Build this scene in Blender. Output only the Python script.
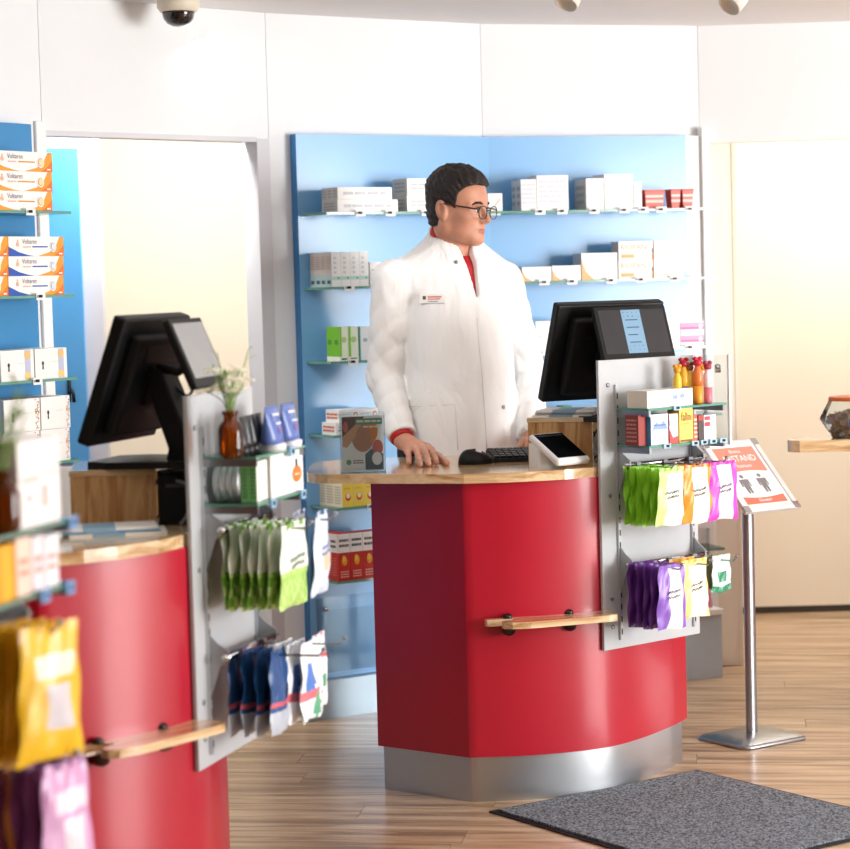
import bpy, bmesh, math, random
import numpy as np
from mathutils import Vector, Matrix, Euler

for o in list(bpy.data.objects): bpy.data.objects.remove(o)
scene = bpy.context.scene
COL = scene.collection
R = math.radians
rnd = random.Random(7)

# ------------------------------------------------------------------ camera
F_PX, HC, PITCH, ROLL = 2200.0, 1.45, 0.0645, -0.027
cam_d = bpy.data.cameras.new('camera'); cam = bpy.data.objects.new('camera', cam_d); COL.objects.link(cam)
cam_d.sensor_width = 36.0; cam_d.lens = F_PX / 850 * 36
cam_m = Matrix.Translation((0, 0, HC)) @ Matrix.Rotation(math.pi/2 - PITCH, 4, 'X') @ Matrix.Rotation(ROLL, 4, 'Z')
cam.matrix_world = cam_m
cam_d.dof.use_dof = True; cam_d.dof.focus_distance = 6.35; cam_d.dof.aperture_fstop = 3.4
cam_d.clip_start = 0.05; cam_d.clip_end = 100
scene.camera = cam
# ------------------------------------------------------------------ world + lights + exposure
scene.view_settings.view_transform = 'Standard'; scene.view_settings.look = 'None'
scene.view_settings.gamma = 1.0; scene.view_settings.use_curve_mapping = False
scene.view_settings.exposure = 0.36
w = bpy.data.worlds.new('daylight'); scene.world = w; w.use_nodes = True
bg = w.node_tree.nodes['Background']; bg.inputs[0].default_value = (0.93, 0.97, 1.0, 1); bg.inputs[1].default_value = 0.64

def area(name, loc, target, sx, sy, energy, col=(1, 1, 1)):
    d = bpy.data.lights.new(name, 'AREA'); d.shape = 'RECTANGLE'; d.size = sx; d.size_y = sy
    d.energy = energy; d.color = col
    o = bpy.data.objects.new(name, d); COL.objects.link(o); o.location = loc
    o.rotation_euler = (Vector(target) - Vector(loc)).to_track_quat('-Z', 'Y').to_euler()
    return o
area('shopfront_daylight', (5.6, 3.4, 1.25), (0.2, 7.0, 1.3), 2.4, 2.0, 290, (1.0, 0.99, 0.985))
area('ceiling_fill_light', (0.3, 4.3, 2.33), (0.3, 4.3, 0), 3.0, 2.0, 12, (1.0, 0.98, 0.96))  # soft overhead fill, added; no panel fitting hangs here
area('back_room_light', (-0.85, 7.18, 2.3), (-0.92, 8.0, 0.9), 0.35, 0.3, 26, (1.0, 0.97, 0.92))
area('side_room_light', (1.9, 8.35, 2.25), (1.8, 9.3, 0.7), 0.9, 0.4, 22, (1.0, 0.96, 0.9))

# ------------------------------------------------------------------ pixel <-> world (850 x 849 frame)
_ci = cam_m.inverted()
def proj(p):
    q = _ci @ Vector(p)
    return (425 + F_PX*q.x/-q.z, 424.5 - F_PX*q.y/-q.z)
def ray(px, py):
    return (cam_m.to_3x3() @ Vector(((px-425)/F_PX, -(py-424.5)/F_PX, -1)))
def at(px, py, Y):
    d = ray(px, py); t = Y/d.y
    return Vector((d.x*t, Y, HC + d.z*t))
def onz(px, py, z):
    d = ray(px, py); t = (z-HC)/d.z
    return Vector((d.x*t, d.y*t, z))
class Frame:
    """A vertical face: u runs along it, n stands out from it towards the room."""
    def __init__(s, x, y, yaw):
        s.x, s.y, s.yaw = x, y, yaw; s.c, s.s = math.cos(R(yaw)), math.sin(R(yaw))
    def p(s, u, n, z): return Vector((s.x + u*s.c + n*s.s, s.y + u*s.s - n*s.c, z))
    def u(s, px, n, z):
        a, b = -3.0, 3.0
        for _ in range(50):
            m = (a+b)/2
            if proj(s.p(m, n, z))[0] < px: a = m
            else: b = m
        return (a+b)/2

# ------------------------------------------------------------------ materials
def lin(h):
    h = h.lstrip('#'); o = []
    for i in (0, 2, 4):
        c = int(h[i:i+2], 16)/255
        o.append(c/12.92 if c <= 0.04045 else ((c+0.055)/1.055)**2.4)
    return (*o, 1)
_mc = {}
def C(hexc, rough=0.5, metal=0.0, var=0.06, scale=9.0, bump=0.0, bscale=60, coat=0.0, spec=0.5, alpha=1.0, sss=0.0):
    key = (hexc, rough, metal, var, scale, bump, bscale, coat, spec, alpha, sss)
    if key in _mc: return _mc[key]
    m = bpy.data.materials.new('surface_' + hexc.lstrip('#')); m.use_nodes = True
    nt = m.node_tree; b = nt.nodes['Principled BSDF']; L = nt.links.new
    b.inputs['Roughness'].default_value = rough; b.inputs['Metallic'].default_value = metal
    b.inputs['Coat Weight'].default_value = coat; b.inputs['Coat Roughness'].default_value = 0.12
    b.inputs['Specular IOR Level'].default_value = spec
    if alpha < 1: b.inputs['Alpha'].default_value = alpha
    if sss: b.inputs['Subsurface Weight'].default_value = sss; b.inputs['Subsurface Radius'].default_value = (0.02, 0.008, 0.004); b.inputs['Subsurface Scale'].default_value = 0.4
    tc = nt.nodes.new('ShaderNodeTexCoord'); n = nt.nodes.new('ShaderNodeTexNoise')
    n.inputs['Scale'].default_value = scale; n.inputs['Detail'].default_value = 3; L(tc.outputs['Object'], n.inputs['Vector'])
    r = nt.nodes.new('ShaderNodeValToRGB'); c = lin(hexc)
    r.color_ramp.elements[0].position = 0.3; r.color_ramp.elements[1].position = 0.7
    r.color_ramp.elements[0].color = (*[x*(1-var) for x in c[:3]], 1); r.color_ramp.elements[1].color = c
    L(n.outputs['Fac'], r.inputs[0]); L(r.outputs[0], b.inputs['Base Color'])
    if bump:
        n2 = nt.nodes.new('ShaderNodeTexNoise'); n2.inputs['Scale'].default_value = bscale; n2.inputs['Detail'].default_value = 4
        L(tc.outputs['Object'], n2.inputs['Vector'])
        bp = nt.nodes.new('ShaderNodeBump'); bp.inputs['Strength'].default_value = bump; bp.inputs['Distance'].default_value = 0.004
        L(n2.outputs['Fac'], bp.inputs['Height']); L(bp.outputs[0], b.inputs['Normal'])
    _mc[key] = m
    return m
def wood(name, cols, pos, scale=(1.2, 10, 10), rough=0.35, dist=1.2, rnd_off=True, coat=0.15):
    m = bpy.data.materials.new(name); m.use_nodes = True; nt = m.node_tree; L = nt.links.new; b = nt.nodes['Principled BSDF']
    tc = nt.nodes.new('ShaderNodeTexCoord'); mp = nt.nodes.new('ShaderNodeMapping'); mp.inputs['Scale'].default_value = scale
    L(tc.outputs['Object'], mp.inputs['Vector'])
    if rnd_off:
        oi = nt.nodes.new('ShaderNodeObjectInfo'); ml = nt.nodes.new('ShaderNodeMath'); ml.operation = 'MULTIPLY'; ml.inputs[1].default_value = 37.0
        L(oi.outputs['Random'], ml.inputs[0]); cx = nt.nodes.new('ShaderNodeCombineXYZ'); L(ml.outputs[0], cx.inputs[0]); L(ml.outputs[0], cx.inputs[1])
        L(cx.outputs[0], mp.inputs['Location'])
    n = nt.nodes.new('ShaderNodeTexNoise'); n.inputs['Scale'].default_value = 1.6; n.inputs['Detail'].default_value = 6; n.inputs['Roughness'].default_value = 0.62; n.inputs['Distortion'].default_value = dist
    L(mp.outputs[0], n.inputs['Vector'])
    r = nt.nodes.new('ShaderNodeValToRGB'); cr = r.color_ramp
    cr.elements[0].position = pos[0]; cr.elements[0].color = lin(cols[0]); cr.elements[1].position = pos[-1]; cr.elements[1].color = lin(cols[-1])
    for p, c in zip(pos[1:-1], cols[1:-1]):
        e = cr.elements.new(p); e.color = lin(c)
    L(n.outputs['Fac'], r.inputs[0]); L(r.outputs[0], b.inputs['Base Color'])
    b.inputs['Roughness'].default_value = rough; b.inputs['Coat Weight'].default_value = coat; b.inputs['Coat Roughness'].default_value = 0.1
    return m
def glassy(name, tint, gloss=0.12, opac=0.0, body='#FFFFFF', rough=0.02):
    """Thin clear sheet: transparent with a Fresnel reflection and a little body colour."""
    m = bpy.data.materials.new(name); m.use_nodes = True; nt = m.node_tree; L = nt.links.new
    for nn in list(nt.nodes):
        if nn.type == 'BSDF_PRINCIPLED': nt.nodes.remove(nn)
    out = nt.nodes['Material Output']
    t = nt.nodes.new('ShaderNodeBsdfTransparent'); t.inputs[0].default_value = lin(tint)
    n = nt.nodes.new('ShaderNodeTexNoise'); n.inputs['Scale'].default_value = 4
    r = nt.nodes.new('ShaderNodeValToRGB'); r.color_ramp.elements[0].color = tuple(x*0.94 for x in lin(body)[:3]) + (1,); r.color_ramp.elements[1].color = lin(body)
    L(n.outputs['Fac'], r.inputs[0])
    d = nt.nodes.new('ShaderNodeBsdfDiffuse'); L(r.outputs[0], d.inputs[0])
    tl = nt.nodes.new('ShaderNodeBsdfTranslucent'); L(r.outputs[0], tl.inputs[0])
    md = nt.nodes.new('ShaderNodeMixShader'); md.inputs[0].default_value = 0.15; L(d.outputs[0], md.inputs[1]); L(tl.outputs[0], md.inputs[2])
    m1 = nt.nodes.new('ShaderNodeMixShader'); m1.inputs[0].default_value = opac; L(t.outputs[0], m1.inputs[1]); L(md.outputs[0], m1.inputs[2])
    g = nt.nodes.new('ShaderNodeBsdfGlossy'); g.inputs['Roughness'].default_value = rough
    fr = nt.nodes.new('ShaderNodeFresnel'); fr.inputs[0].default_value = 1.0 + gloss*4
    m2 = nt.nodes.new('ShaderNodeMixShader'); L(fr.outputs[0], m2.inputs[0]); L(m1.outputs[0], m2.inputs[1]); L(g.outputs[0], m2.inputs[2])
    L(m2.outputs[0], out.inputs['Surface'])
    return m
def speckle(name, a, b_, scale, rough=0.9, bump=0.6):
    m = bpy.data.materials.new(name); m.use_nodes = True; nt = m.node_tree; L = nt.links.new; b = nt.nodes['Principled BSDF']
    tc = nt.nodes.new('ShaderNodeTexCoord'); n = nt.nodes.new('ShaderNodeTexNoise'); n.inputs['Scale'].default_value = scale; n.inputs['Detail'].default_value = 2
    L(tc.outputs['Object'], n.inputs['Vector']); r = nt.nodes.new('ShaderNodeValToRGB')
    r.color_ramp.elements[0].position = 0.38; r.color_ramp.elements[0].color = lin(a); r.color_ramp.elements[1].position = 0.62; r.color_ramp.elements[1].color = lin(b_)
    L(n.outputs['Fac'], r.inputs[0]); L(r.outputs[0], b.inputs['Base Color']); b.inputs['Roughness'].default_value = rough
    bp = nt.nodes.new('ShaderNodeBump'); bp.inputs['Strength'].default_value = bump; bp.inputs['Distance'].default_value = 0.004; L(n.outputs['Fac'], bp.inputs['Height']); L(bp.outputs[0], b.inputs['Normal'])
    return m
def brushed(name, col, rough=0.32):
    m = bpy.data.materials.new(name); m.use_nodes = True; nt = m.node_tree; L = nt.links.new; b = nt.nodes['Principled BSDF']
    tc = nt.nodes.new('ShaderNodeTexCoord'); mp = nt.nodes.new('ShaderNodeMapping'); mp.inputs['Scale'].default_value = (2, 2, 260); L(tc.outputs['Object'], mp.inputs['Vector'])
    n = nt.nodes.new('ShaderNodeTexNoise'); n.inputs['Scale'].default_value = 2; L(mp.outputs[0], n.inputs['Vector'])
    r = nt.nodes.new('ShaderNodeMapRange'); r.inputs[3].default_value = rough-0.06; r.inputs[4].default_value = rough+0.1; L(n.outputs['Fac'], r.inputs[0]); L(r.outputs[0], b.inputs['Roughness'])
    b.inputs['Base Color'].default_value = lin(col); b.inputs['Metallic'].default_value = 1.0
    return m

WALL = C('#EDF0F2', 0.6, var=0.03, scale=2, bump=0.05, bscale=180)
CEIL = C('#EDEAEA', 0.8, var=0.03, scale=2)
BEIGE = C('#F0E5D2', 0.7, var=0.04, scale=1.5)
CREAM = C('#F1EADB', 0.6, var=0.03, scale=2)
BLUE = C('#7AB6E9', 0.28, var=0.05, scale=2.5, coat=0.2)
BLUE_EDGE = C('#2F78B4', 0.4, var=0.05)
WHITE = C('#F4F4F2', 0.4, var=0.03)
WHITE_P = C('#F6F5F3', 0.55, var=0.03)
GREYW = C('#D9D9DD', 0.5, var=0.03)
RED = C('#B4122C', 0.33, var=0.10, scale=3.0, coat=0.25)
BLACK = C('#0C0D0E', 0.5, var=0.1, spec=0.3)
BLACK_M = C('#101112', 0.6, var=0.1, spec=0.3)
SCREEN = C('#23282E', 0.12, var=0.04, coat=0.5)
CHROME = C('#C8CACC', 0.18, 1.0, var=0.03)
ALU = brushed('brushed_aluminium', '#C3C7CA', 0.34)
STEEL = C('#9A9CA0', 0.35, 1.0, var=0.04)
DARKM = C('#4A4240', 0.3, 1.0, var=0.1)
AMBER = glassy('amber_glass', '#D68A1C', 0.12, 0.22, '#7A430C')
LENS = glassy('spectacle_lens', '#FAFAFA', 0.02, 0.0)
GLASS = glassy('clear_shelf_glass', '#E9F5F0', 0.12, 0.02, '#DDEFE8')
GLASS_E = C('#5F9C88', 0.15, var=0.1, coat=0.4)
ACRYL = glassy('clear_acrylic', '#F4F9FB', 0.07, 0.02, '#FFFFFF')
FROST = glassy('frosted_acrylic', '#E6ECEC', 0.07, 0.85, '#D9DDE0', 0.3)
WORKTOP = wood('light_walnut_laminate', ['#86592F', '#C9A273', '#E4CBA4', '#D9B98C', '#A57A4E'], [0.28, 0.42, 0.52, 0.62, 0.78], (1.0, 9, 9), 0.16, 1.6, coat=0.5)
RISERW = wood('upright_walnut_laminate', ['#6E4522', '#B98650', '#D6AC78', '#C59660', '#8C5E34'], [0.27, 0.42, 0.52, 0.64, 0.78], (9, 9, 1.0), 0.4, 1.6)
PLANK = wood('oak_plank', ['#6A523C', '#98795A', '#BC9B78', '#D3BA9A', '#AA8B6C'], [0.25, 0.4, 0.5, 0.62, 0.78], (1.1, 13, 4), 0.30, 0.5, coat=0.12)
MATP = speckle('grey_mat_pile', '#2E343C', '#8E97A1', 170)

# ------------------------------------------------------------------ objects
def tag(o, label=None, cat=None, group=None, kind=None):
    if label: o['label'] = label
    if cat: o['category'] = cat
    if group: o['group'] = group
    if kind: o['kind'] = kind
    return o
def thing(name, loc, rz, label, cat, group=None):
    o = bpy.data.objects.new(name, None); o.empty_display_size = 0.05; COL.objects.link(o)
    o.location = loc; o.rotation_euler = (0, 0, R(rz))
    return tag(o, label, cat, group)
class MB:
    def __init__(s): s.v = []; s.f = []; s.m = []; s.sm = []; s.M = None
    def add(s, vs, fs, mi=0, sm=False):
        o = len(s.v)
        if s.M is not None: vs = [s.M @ Vector(p) for p in vs]
        s.v += [tuple(p) for p in vs]; s.f += [tuple(i+o for i in f) for f in fs]
        s.m += [mi]*len(fs) if isinstance(mi, int) else list(mi); s.sm += [sm]*len(fs)
        return s
    def box(s, x0, x1, y0, y1, z0, z1, mi=0):
        vs = [(x, y, z) for z in (z0, z1) for y in (y0, y1) for x in (x0, x1)]
        return s.add(vs, [(0, 2, 3, 1), (4, 5, 7, 6), (0, 1, 5, 4), (2, 6, 7, 3), (0, 4, 6, 2), (1, 3, 7, 5)], mi)
    def prism(s, pts, z0, z1, mi=0, mcap=None, sm=False):
        n = len(pts); vs = [(x, y, z0) for x, y in pts] + [(x, y, z1) for x, y in pts]
        area2 = sum(pts[i][0]*pts[(i+1) % n][1]-pts[(i+1) % n][0]*pts[i][1] for i in range(n))
        fs = [(i, (i+1) % n, n+(i+1) % n, n+i) for i in range(n)]; caps = [tuple(range(n))[::-1], tuple(range(n, 2*n))]
        if area2 < 0: fs = [f[::-1] for f in fs]; caps = [c[::-1] for c in caps]
        s.add(vs, fs, mi, sm); s.add(vs, caps, mi if mcap is None else mcap)
        return s
    def lathe(s, prof, n=20, mi=0, c=(0, 0, 0), sm=True, sy=1.0):
        vs = []; fs = []
        for r, z in prof:
            for k in range(n):
                a = 2*math.pi*k/n; vs.append((c[0]+r*math.cos(a), c[1]+r*sy*math.sin(a), c[2]+z))
        for i in range(len(prof)-1):
            for k in range(n):
                k2 = (k+1) % n; fs.append((i*n+k, i*n+k2, (i+1)*n+k2, (i+1)*n+k))
        fs += [tuple(range(n))[::-1], tuple(range((len(prof)-1)*n, len(prof)*n))]
        return s.add(vs, fs, mi, sm)
    def tube(s, path, r, n=8, mi=0, sm=True, closed=False):
        path = [Vector(p) for p in path]; N = len(path); rs = r if isinstance(r, (list, tuple)) else [r]*N
        vs = []; fs = []; prev = None
        for i, p in enumerate(path):
            t = (path[(i+1) % N]-path[i-1]) if closed else (path[min(i+1, N-1)]-path[max(i-1, 0)]); t.normalize()
            a = prev if prev else (Vector((0, 0, 1)) if abs(t.z) < 0.9 else Vector((1, 0, 0)))
            e1 = (a - t*a.dot(t)).normalized(); e2 = t.cross(e1); prev = e1
            for k in range(n):
                an = 2*math.pi*k/n; vs.append(p + (e1*math.cos(an)+e2*math.sin(an))*rs[i])
        for i in range(N if closed else N-1):
            for k in range(n):
                k2 = (k+1) % n; j = (i+1) % N; fs.append((i*n+k, i*n+k2, j*n+k2, j*n+k))
        if not closed: fs += [tuple(range(n))[::-1], tuple(range((N-1)*n, N*n))]
        return s.add(vs, fs, mi, sm)
    def build(s, name, mats, parent=None, loc=(0, 0, 0), rz=0, bevel=0, smooth=None, rot=None):
        me = bpy.data.meshes.new(name); me.from_pydata(s.v, [], s.f)
        if not isinstance(mats, (list, tuple)): mats = [mats]
        for m in mats: me.materials.append(m)
        me.polygons.foreach_set('material_index', s.m)
        me.polygons.foreach_set('use_smooth', s.sm if smooth is None else [smooth]*len(s.f))
        me.update()
        return link(name, me, parent, loc, rz, bevel, rot)
def link(name, me, parent=None, loc=(0, 0, 0), rz=0, bevel=0, rot=None):
    o = bpy.data.objects.new(name, me); COL.objects.link(o); o.location = loc
    o.rotation_euler = rot if rot else (0, 0, R(rz))
    if parent: o.parent = parent
    if bevel:
        b = o.modifiers.new('edge', 'BEVEL'); b.width = bevel; b.segments = 3; b.limit_method = 'ANGLE'; b.angle_limit = R(40)
    return o
def crom(pts, k=5):
    P = [Vector(p) for p in pts]; out = []
    for i in range(len(P)-1):
        p0, p1, p2, p3 = P[max(i-1, 0)], P[i], P[i+1], P[min(i+2, len(P)-1)]
        for j in range(k):
            t = j/k; out.append(0.5*((2*p1)+(p2-p0)*t+(2*p0-5*p1+4*p2-p3)*t*t+(3*p1-p0-3*p2+p3)*t**3))
    out.append(P[-1]); return out
_tc = {}
def text_geo(txt):
    if txt in _tc: return _tc[txt]
    cu = bpy.data.curves.new('lettering', 'FONT'); cu.body = txt; cu.size = 1.0; cu.resolution_u = 2
    o = bpy.data.objects.new('lettering', cu); me = o.to_mesh()
    vs = [tuple(v.co) for v in me.vertices]; fs = [tuple(p.vertices) for p in me.polygons]
    o.to_mesh_clear(); bpy.data.objects.remove(o); bpy.data.curves.remove(cu)
    x0 = min(v[0] for v in vs); x1 = max(v[0] for v in vs); y0 = min(v[1] for v in vs); y1 = max(v[1] for v in vs)
    vs = [((v[0]-x0)/(x1-x0), (v[1]-y0)/(y1-y0)) for v in vs]
    _tc[txt] = (vs, fs); return _tc[txt]
class Face:
    """Draws flat print on one face of a box: fractions a (across) and b (up) of the face."""
    def __init__(s, mb, fn): s.mb, s.fn = mb, fn
    def rect(s, a0, b0, a1, b1, mi, lift=1): s.poly([(a0, b0), (a1, b0), (a1, b1), (a0, b1)], mi, lift)
    def poly(s, pts, mi, lift=1): s.mb.add([s.fn(a, b, lift) for a, b in pts], [tuple(range(len(pts)))], mi)
    def disc(s, a, b, ra, rb, mi, lift=1, n=16): s.poly([(a+ra*math.cos(2*math.pi*k/n), b+rb*math.sin(2*math.pi*k/n)) for k in range(n)], mi, lift)
    def text(s, txt, a0, b0, a1, b1, mi, lift=2):
        vs, fs = text_geo(txt); s.mb.add([s.fn(a0+(a1-a0)*x, b0+(b1-b0)*y, lift) for x, y in vs], fs, mi)
    def lines(s, a0, b0, a1, b1, n, mi, lift=2, seed=0):
        rr = random.Random(seed)
        for k in range(n):
            b = b0+(b1-b0)*(k+0.2)/n; t = (b1-b0)/n*0.5; a = a0
            while a < a1-0.02:
                l = min((a1-a0)*rr.uniform(0.12, 0.35), a1-a); s.rect(a, b, a+l*0.85, b+t, mi, lift); a += l
EPS = 0.0006
def carton(name, label, cat, group, loc, rz, w, d, h, col, prints=None, side=None, top=None, rough=0.45, taper=0.0):
    """Box with x across, front at y = -d/2, base at z = 0. prints(F, L, T) draws on front / left end / right end."""
    mb = MB(); mats = [C(col, rough, var=0.03), C(side or col, rough, var=0.03), C(top or col, rough, var=0.03)]
    t = taper
    vs = [(-w/2+t, -d/2+t, 0), (w/2-t, -d/2+t, 0), (-w/2+t, d/2-t, 0), (w/2-t, d/2-t, 0), (-w/2, -d/2, h), (w/2, -d/2, h), (-w/2, d/2, h), (w/2, d/2, h)]
    mb.add(vs, [(0, 2, 3, 1), (4, 5, 7, 6), (0, 1, 5, 4), (2, 6, 7, 3), (0, 4, 6, 2), (1, 3, 7, 5)], [0, 2, 0, 0, 1, 1])
    if prints:
        def m(hexc, rg=rough):
            c = C(hexc, rg, var=0.03)
            if c not in mats: mats.append(c)
            return mats.index(c)
        Fr = Face(mb, lambda a, b, l: (-w/2+a*w, -d/2-EPS*l+t*(1-b), b*h))
        Lf = Face(mb, lambda a, b, l: (-w/2-EPS*l+t*(1-b), d/2-a*d, b*h))
        Tp = Face(mb, lambda a, b, l: (-w/2+a*w, -d/2+b*d, h+EPS*l))
        prints(Fr, Lf, Tp, m)
    return tag(mb.build(name, mats, None, loc, rz), label, cat, group)
def on_face(fr, z, n, px0, px1, d, h, name, label, cat, group, col, prints=None, side=None, top=None, rough=0.45, taper=0.0, turn=0, nref=None):
    """A carton standing on a shelf of frame fr with its front at n, spanning pixels px0..px1 of the photograph."""
    nr = n if nref is None else nref; u0, u1 = fr.u(px0, nr, z+h/2), fr.u(px1, nr, z+h/2)
    return carton(name, label, cat, group, fr.p((u0+u1)/2, n-d/2, z), fr.yaw+turn, max(u1-u0-0.001, 0.01), d, h, col, prints, side, top, rough, taper)

# ================================================================== the room
ZC = 2.345; ZH = 1.935
A_, B_, C_, D_, E_ = (-1.13, 6.68), (-0.488, 7.285), (0.23, 7.758), (1.02, 8.0), (2.2, 7.96)
Z_ = (A_[0]-1.6*math.cos(R(57)), A_[1]-1.6*math.sin(R(57)))
def struct(o): o['kind'] = 'structure'; return o
mb = MB(); mb.box(-6, 7, -3, 11, -0.03, -0.006); floor = struct(mb.build('floor', PLANK))
# planks: each its own board, laid almost along the counters
pw, pl = 0.135, 1.21; PY = -8
pm = MB(); g = 0.0016; pm.box(0, pl-g, 0, pw-g, -0.006, 0.0); pme = None
fc, fs_ = math.cos(R(PY)), math.sin(R(PY))
for i in range(-2, 42):
    off = rnd.uniform(0, pl)
    for j in range(-3, 5):
        x, y = j*pl + off - 1.2, 4.4 + i*pw
        wx, wy = x*fc - (y-6)*fs_, 6 + x*fs_ + (y-6)*fc
        cx, cy = wx + pl/2, wy
        if not (-0.30*cy-0.9 < cx < 0.27*cy+0.9 and 4.4 < cy < 9.6): continue
        if pme is None:
            o = pm.build('plank', PLANK, floor, (wx, wy, 0), PY); pme = o.data
        else: o = link('plank', pme, floor, (wx, wy, 0), PY)
mb = MB(); mb.box(-6, 7, -1.5, 11, ZC, ZC+0.05); struct(mb.build('ceiling', CEIL))
def wall(name, p, q, z0, z1, mat, t=0.06):
    d = math.hypot(q[0]-p[0], q[1]-p[1]); yaw = math.degrees(math.atan2(q[1]-p[1], q[0]-p[0]))
    m = MB(); m.box(0, d-0.002, 0, t, z0, z1)
    return struct(m.build(name, mat, None, (p[0], p[1], 0), yaw))
wall('wall_left', Z_, A_, 0, ZC, WALL)
wall('wall_back', A_, B_, ZH, ZC, WALL)
wall('wall_back', B_, C_, 0, ZC, WALL)
wall('wall_back', C_, D_, 0, ZC, WALL)
wall('wall_back', D_, E_, ZH, ZC, WALL)
wall('wall_right', E_, (3.6, 7.4), 0, ZC, WALL)
DIM = C('#5F5B57', 0.7, var=0.05, scale=2)  # dark tone to cut bounce from the unseen walls below
wall('wall_left', (-3.3, -1.6), Z_, 0, ZC, DIM)  # unseen, added to block light reaching the counter's left face
wall('unseen_wall_front', (4.2, -1.6), (-3.3, -1.6), 0, ZC, DIM)  # unseen, added to shut off light from the front
wall('wall_right', (4.2, 1.2), (4.2, -1.6), 0, ZC, DIM)  # unseen, added so light enters only farther along this side
fAB = Frame(*A_, math.degrees(math.atan2(B_[1]-A_[1], B_[0]-A_[0])))
fBC = Frame(*B_, math.degrees(math.atan2(C_[1]-B_[1], C_[0]-B_[0])))
fCD = Frame(*C_, math.degrees(math.atan2(D_[1]-C_[1], D_[0]-C_[0])))
fDE = Frame(*D_, math.degrees(math.atan2(E_[1]-D_[1], E_[0]-D_[0])))
fL = Frame(*A_, 57)
# left door lining: posts and head
m = MB(); m.box(-0.035, 0.0, -0.02, 0.07, 0, ZH+0.03); struct(m.build('trim_1', WHITE, None, (A_[0], A_[1], 0), fAB.yaw, 0.003))
dl = math.hypot(B_[0]-A_[0], B_[1]-A_[1])
m = MB(); m.box(dl-0.055, dl, -0.004, 0.075, 0, ZH); struct(m.build('trim_2', GREYW, None, (A_[0], A_[1], 0), fAB.yaw, 0.003))
m = MB(); m.box(0.0, dl-0.055, -0.003, 0.06, ZH-0.012, ZH+0.004); struct(m.build('trim_3', GREYW, None, (A_[0], A_[1], 0), fAB.yaw))
# right door lining, sliding leaf
m = MB(); m.box(0.0, 0.028, -0.03, 0.07, 0, ZH+0.04); struct(m.build('trim_4', WHITE, None, (D_[0]+0.005, D_[1], 0), fDE.yaw, 0.003))
m = MB(); m.box(0.028, 1.2, -0.004, 0.06, ZH-0.01, ZH+0.004); struct(m.build('trim_5', WHITE, None, (D_[0], D_[1], 0), fDE.yaw))
d1 = thing('door_1', (1.02, 8.09, 0), 0, None, None); d1['kind'] = 'structure'
m = MB(); m.box(0, 0.135, 0, 0.04, 0.0, ZH+0.05); m.build('door_leaf', CREAM, d1, bevel=0.003)
m = MB(); m.box(0.126, 0.139, -0.004, 0.0, 0.0, ZH); m.build('edge_strip', BEIGE, d1)
# the rooms behind the two doorways
wall('wall_left_inner', (-1.9, 7.35), (at(103, 290, 7.35).x, 7.35), 0, ZC, C('#DCDCE4', 0.6, var=0.03, scale=2))
wall('wall_back_inner', (-2.2, 8.33), (0.4, 8.33), 0, ZC, BEIGE)
wall('wall_right_inner', (0.2, 9.32), (4.0, 9.32), 0.03, ZC, BEIGE)
m = MB(); m.box(0.2, 4.0, 9.325, 9.34, 0.0, 0.03); struct(m.build('baseboard_right', C('#3A332C', 0.6)))
# board with a hook on the back-room wall
bx0, bx1 = at(30, 290, 7.33).x, at(83, 290, 7.33).x
bb = thing('wall_board', (bx1, 7.347, 0), 0, 'bright blue panel with black hook on the wall inside the left doorway', 'panel')
wb = bx1-bx0
m = MB(); m.box(-wb, 0, -0.025, 0, 0.88, 1.925); m.build('board', C('#5BABEA', 0.4, var=0.04), bb, bevel=0.002)
m = MB(); m.box(-wb, 0, -0.025, 0, 0.0, 0.87); m.build('lower_board', WHITE, bb)
hk = MB(); hk.tube([(-0.055, -0.03, 1.165), (-0.057, -0.03, 1.085)], 0.006, 8); hk.tube([(-0.055, -0.03, 1.122), (-0.045, -0.065, 1.128), (-0.036, -0.075, 1.115), (-0.034, -0.075, 1.085)], 0.006, 8)
hk.build('hook', BLACK, bb)

# ------------------------------------------------------------------ wall shelf units
SH = [1.686, 1.443, 1.2, 0.958, 0.719, 0.477]; SD = 0.20; GT = 0.008
def price_tags(fr, shelf_o, us, n, z, base):
    for k, u in enumerate(us):
        m = MB(); m.box(-0.019, 0.019, -0.003, 0, -0.011, 0.009, 0); m.box(-0.009, 0.006, -0.0042, -0.003, -0.004, 0.004, 1); m.box(-0.017, -0.011, -0.0042, -0.003, -0.004, 0.003, 2)
        q = base.inverted() @ fr.p(u, n+0.0005, z)
        m.build('price_tag', [WHITE, BLACK, C('#8AA0B8')], shelf_o, q)
def glass_shelf(root, u0, u1, n0, n1, z, origin_u=0):
    m = MB(); m.box(u0, u1, -n1, -n0, z-GT, z, 0)
    m.m = [0, 0, 1, 1, 1, 1]
    return m.build('glass_shelf', [GLASS, GLASS_E], root)
def wall_unit(fr, u0, u1, label, plinth=True, z_low=0.13, tags=None, shelves=SH, su0=None, su1=None, mat=BLUE):
    root = thing('wall_shelf_unit', (fr.x, fr.y, 0), fr.yaw, label, 'shelf')
    m = MB(); m.box(u0, u1, -0.04, -0.002, z_low, 1.95, 0); m.m = [1, 1, 0, 0, 1, 1]
    m.build('back_panel', [mat, BLUE_EDGE], root)
    base = Matrix.Translation((fr.x, fr.y, 0)) @ Matrix.Rotation(R(fr.yaw), 4, 'Z')
    for i, z in enumerate(shelves):
        s = glass_shelf(root, (u0+0.015) if su0 is None else su0, (u1-0.005) if su1 is None else su1, 0.04, SD, z)
        if tags and i < len(tags): price_tags_local(s, tags[i], SD, z)
    if plinth:
        m = MB(); m.box(u0-0.05, u1+0.02, -0.075, -0.002, 0, 0.128, 0); m.m = [0, 0, 0, 0, 1, 1]
        m.build('plinth', [C('#A9BDCB', 0.35, 0.5, var=0.05), WHITE], root)
    return root
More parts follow.
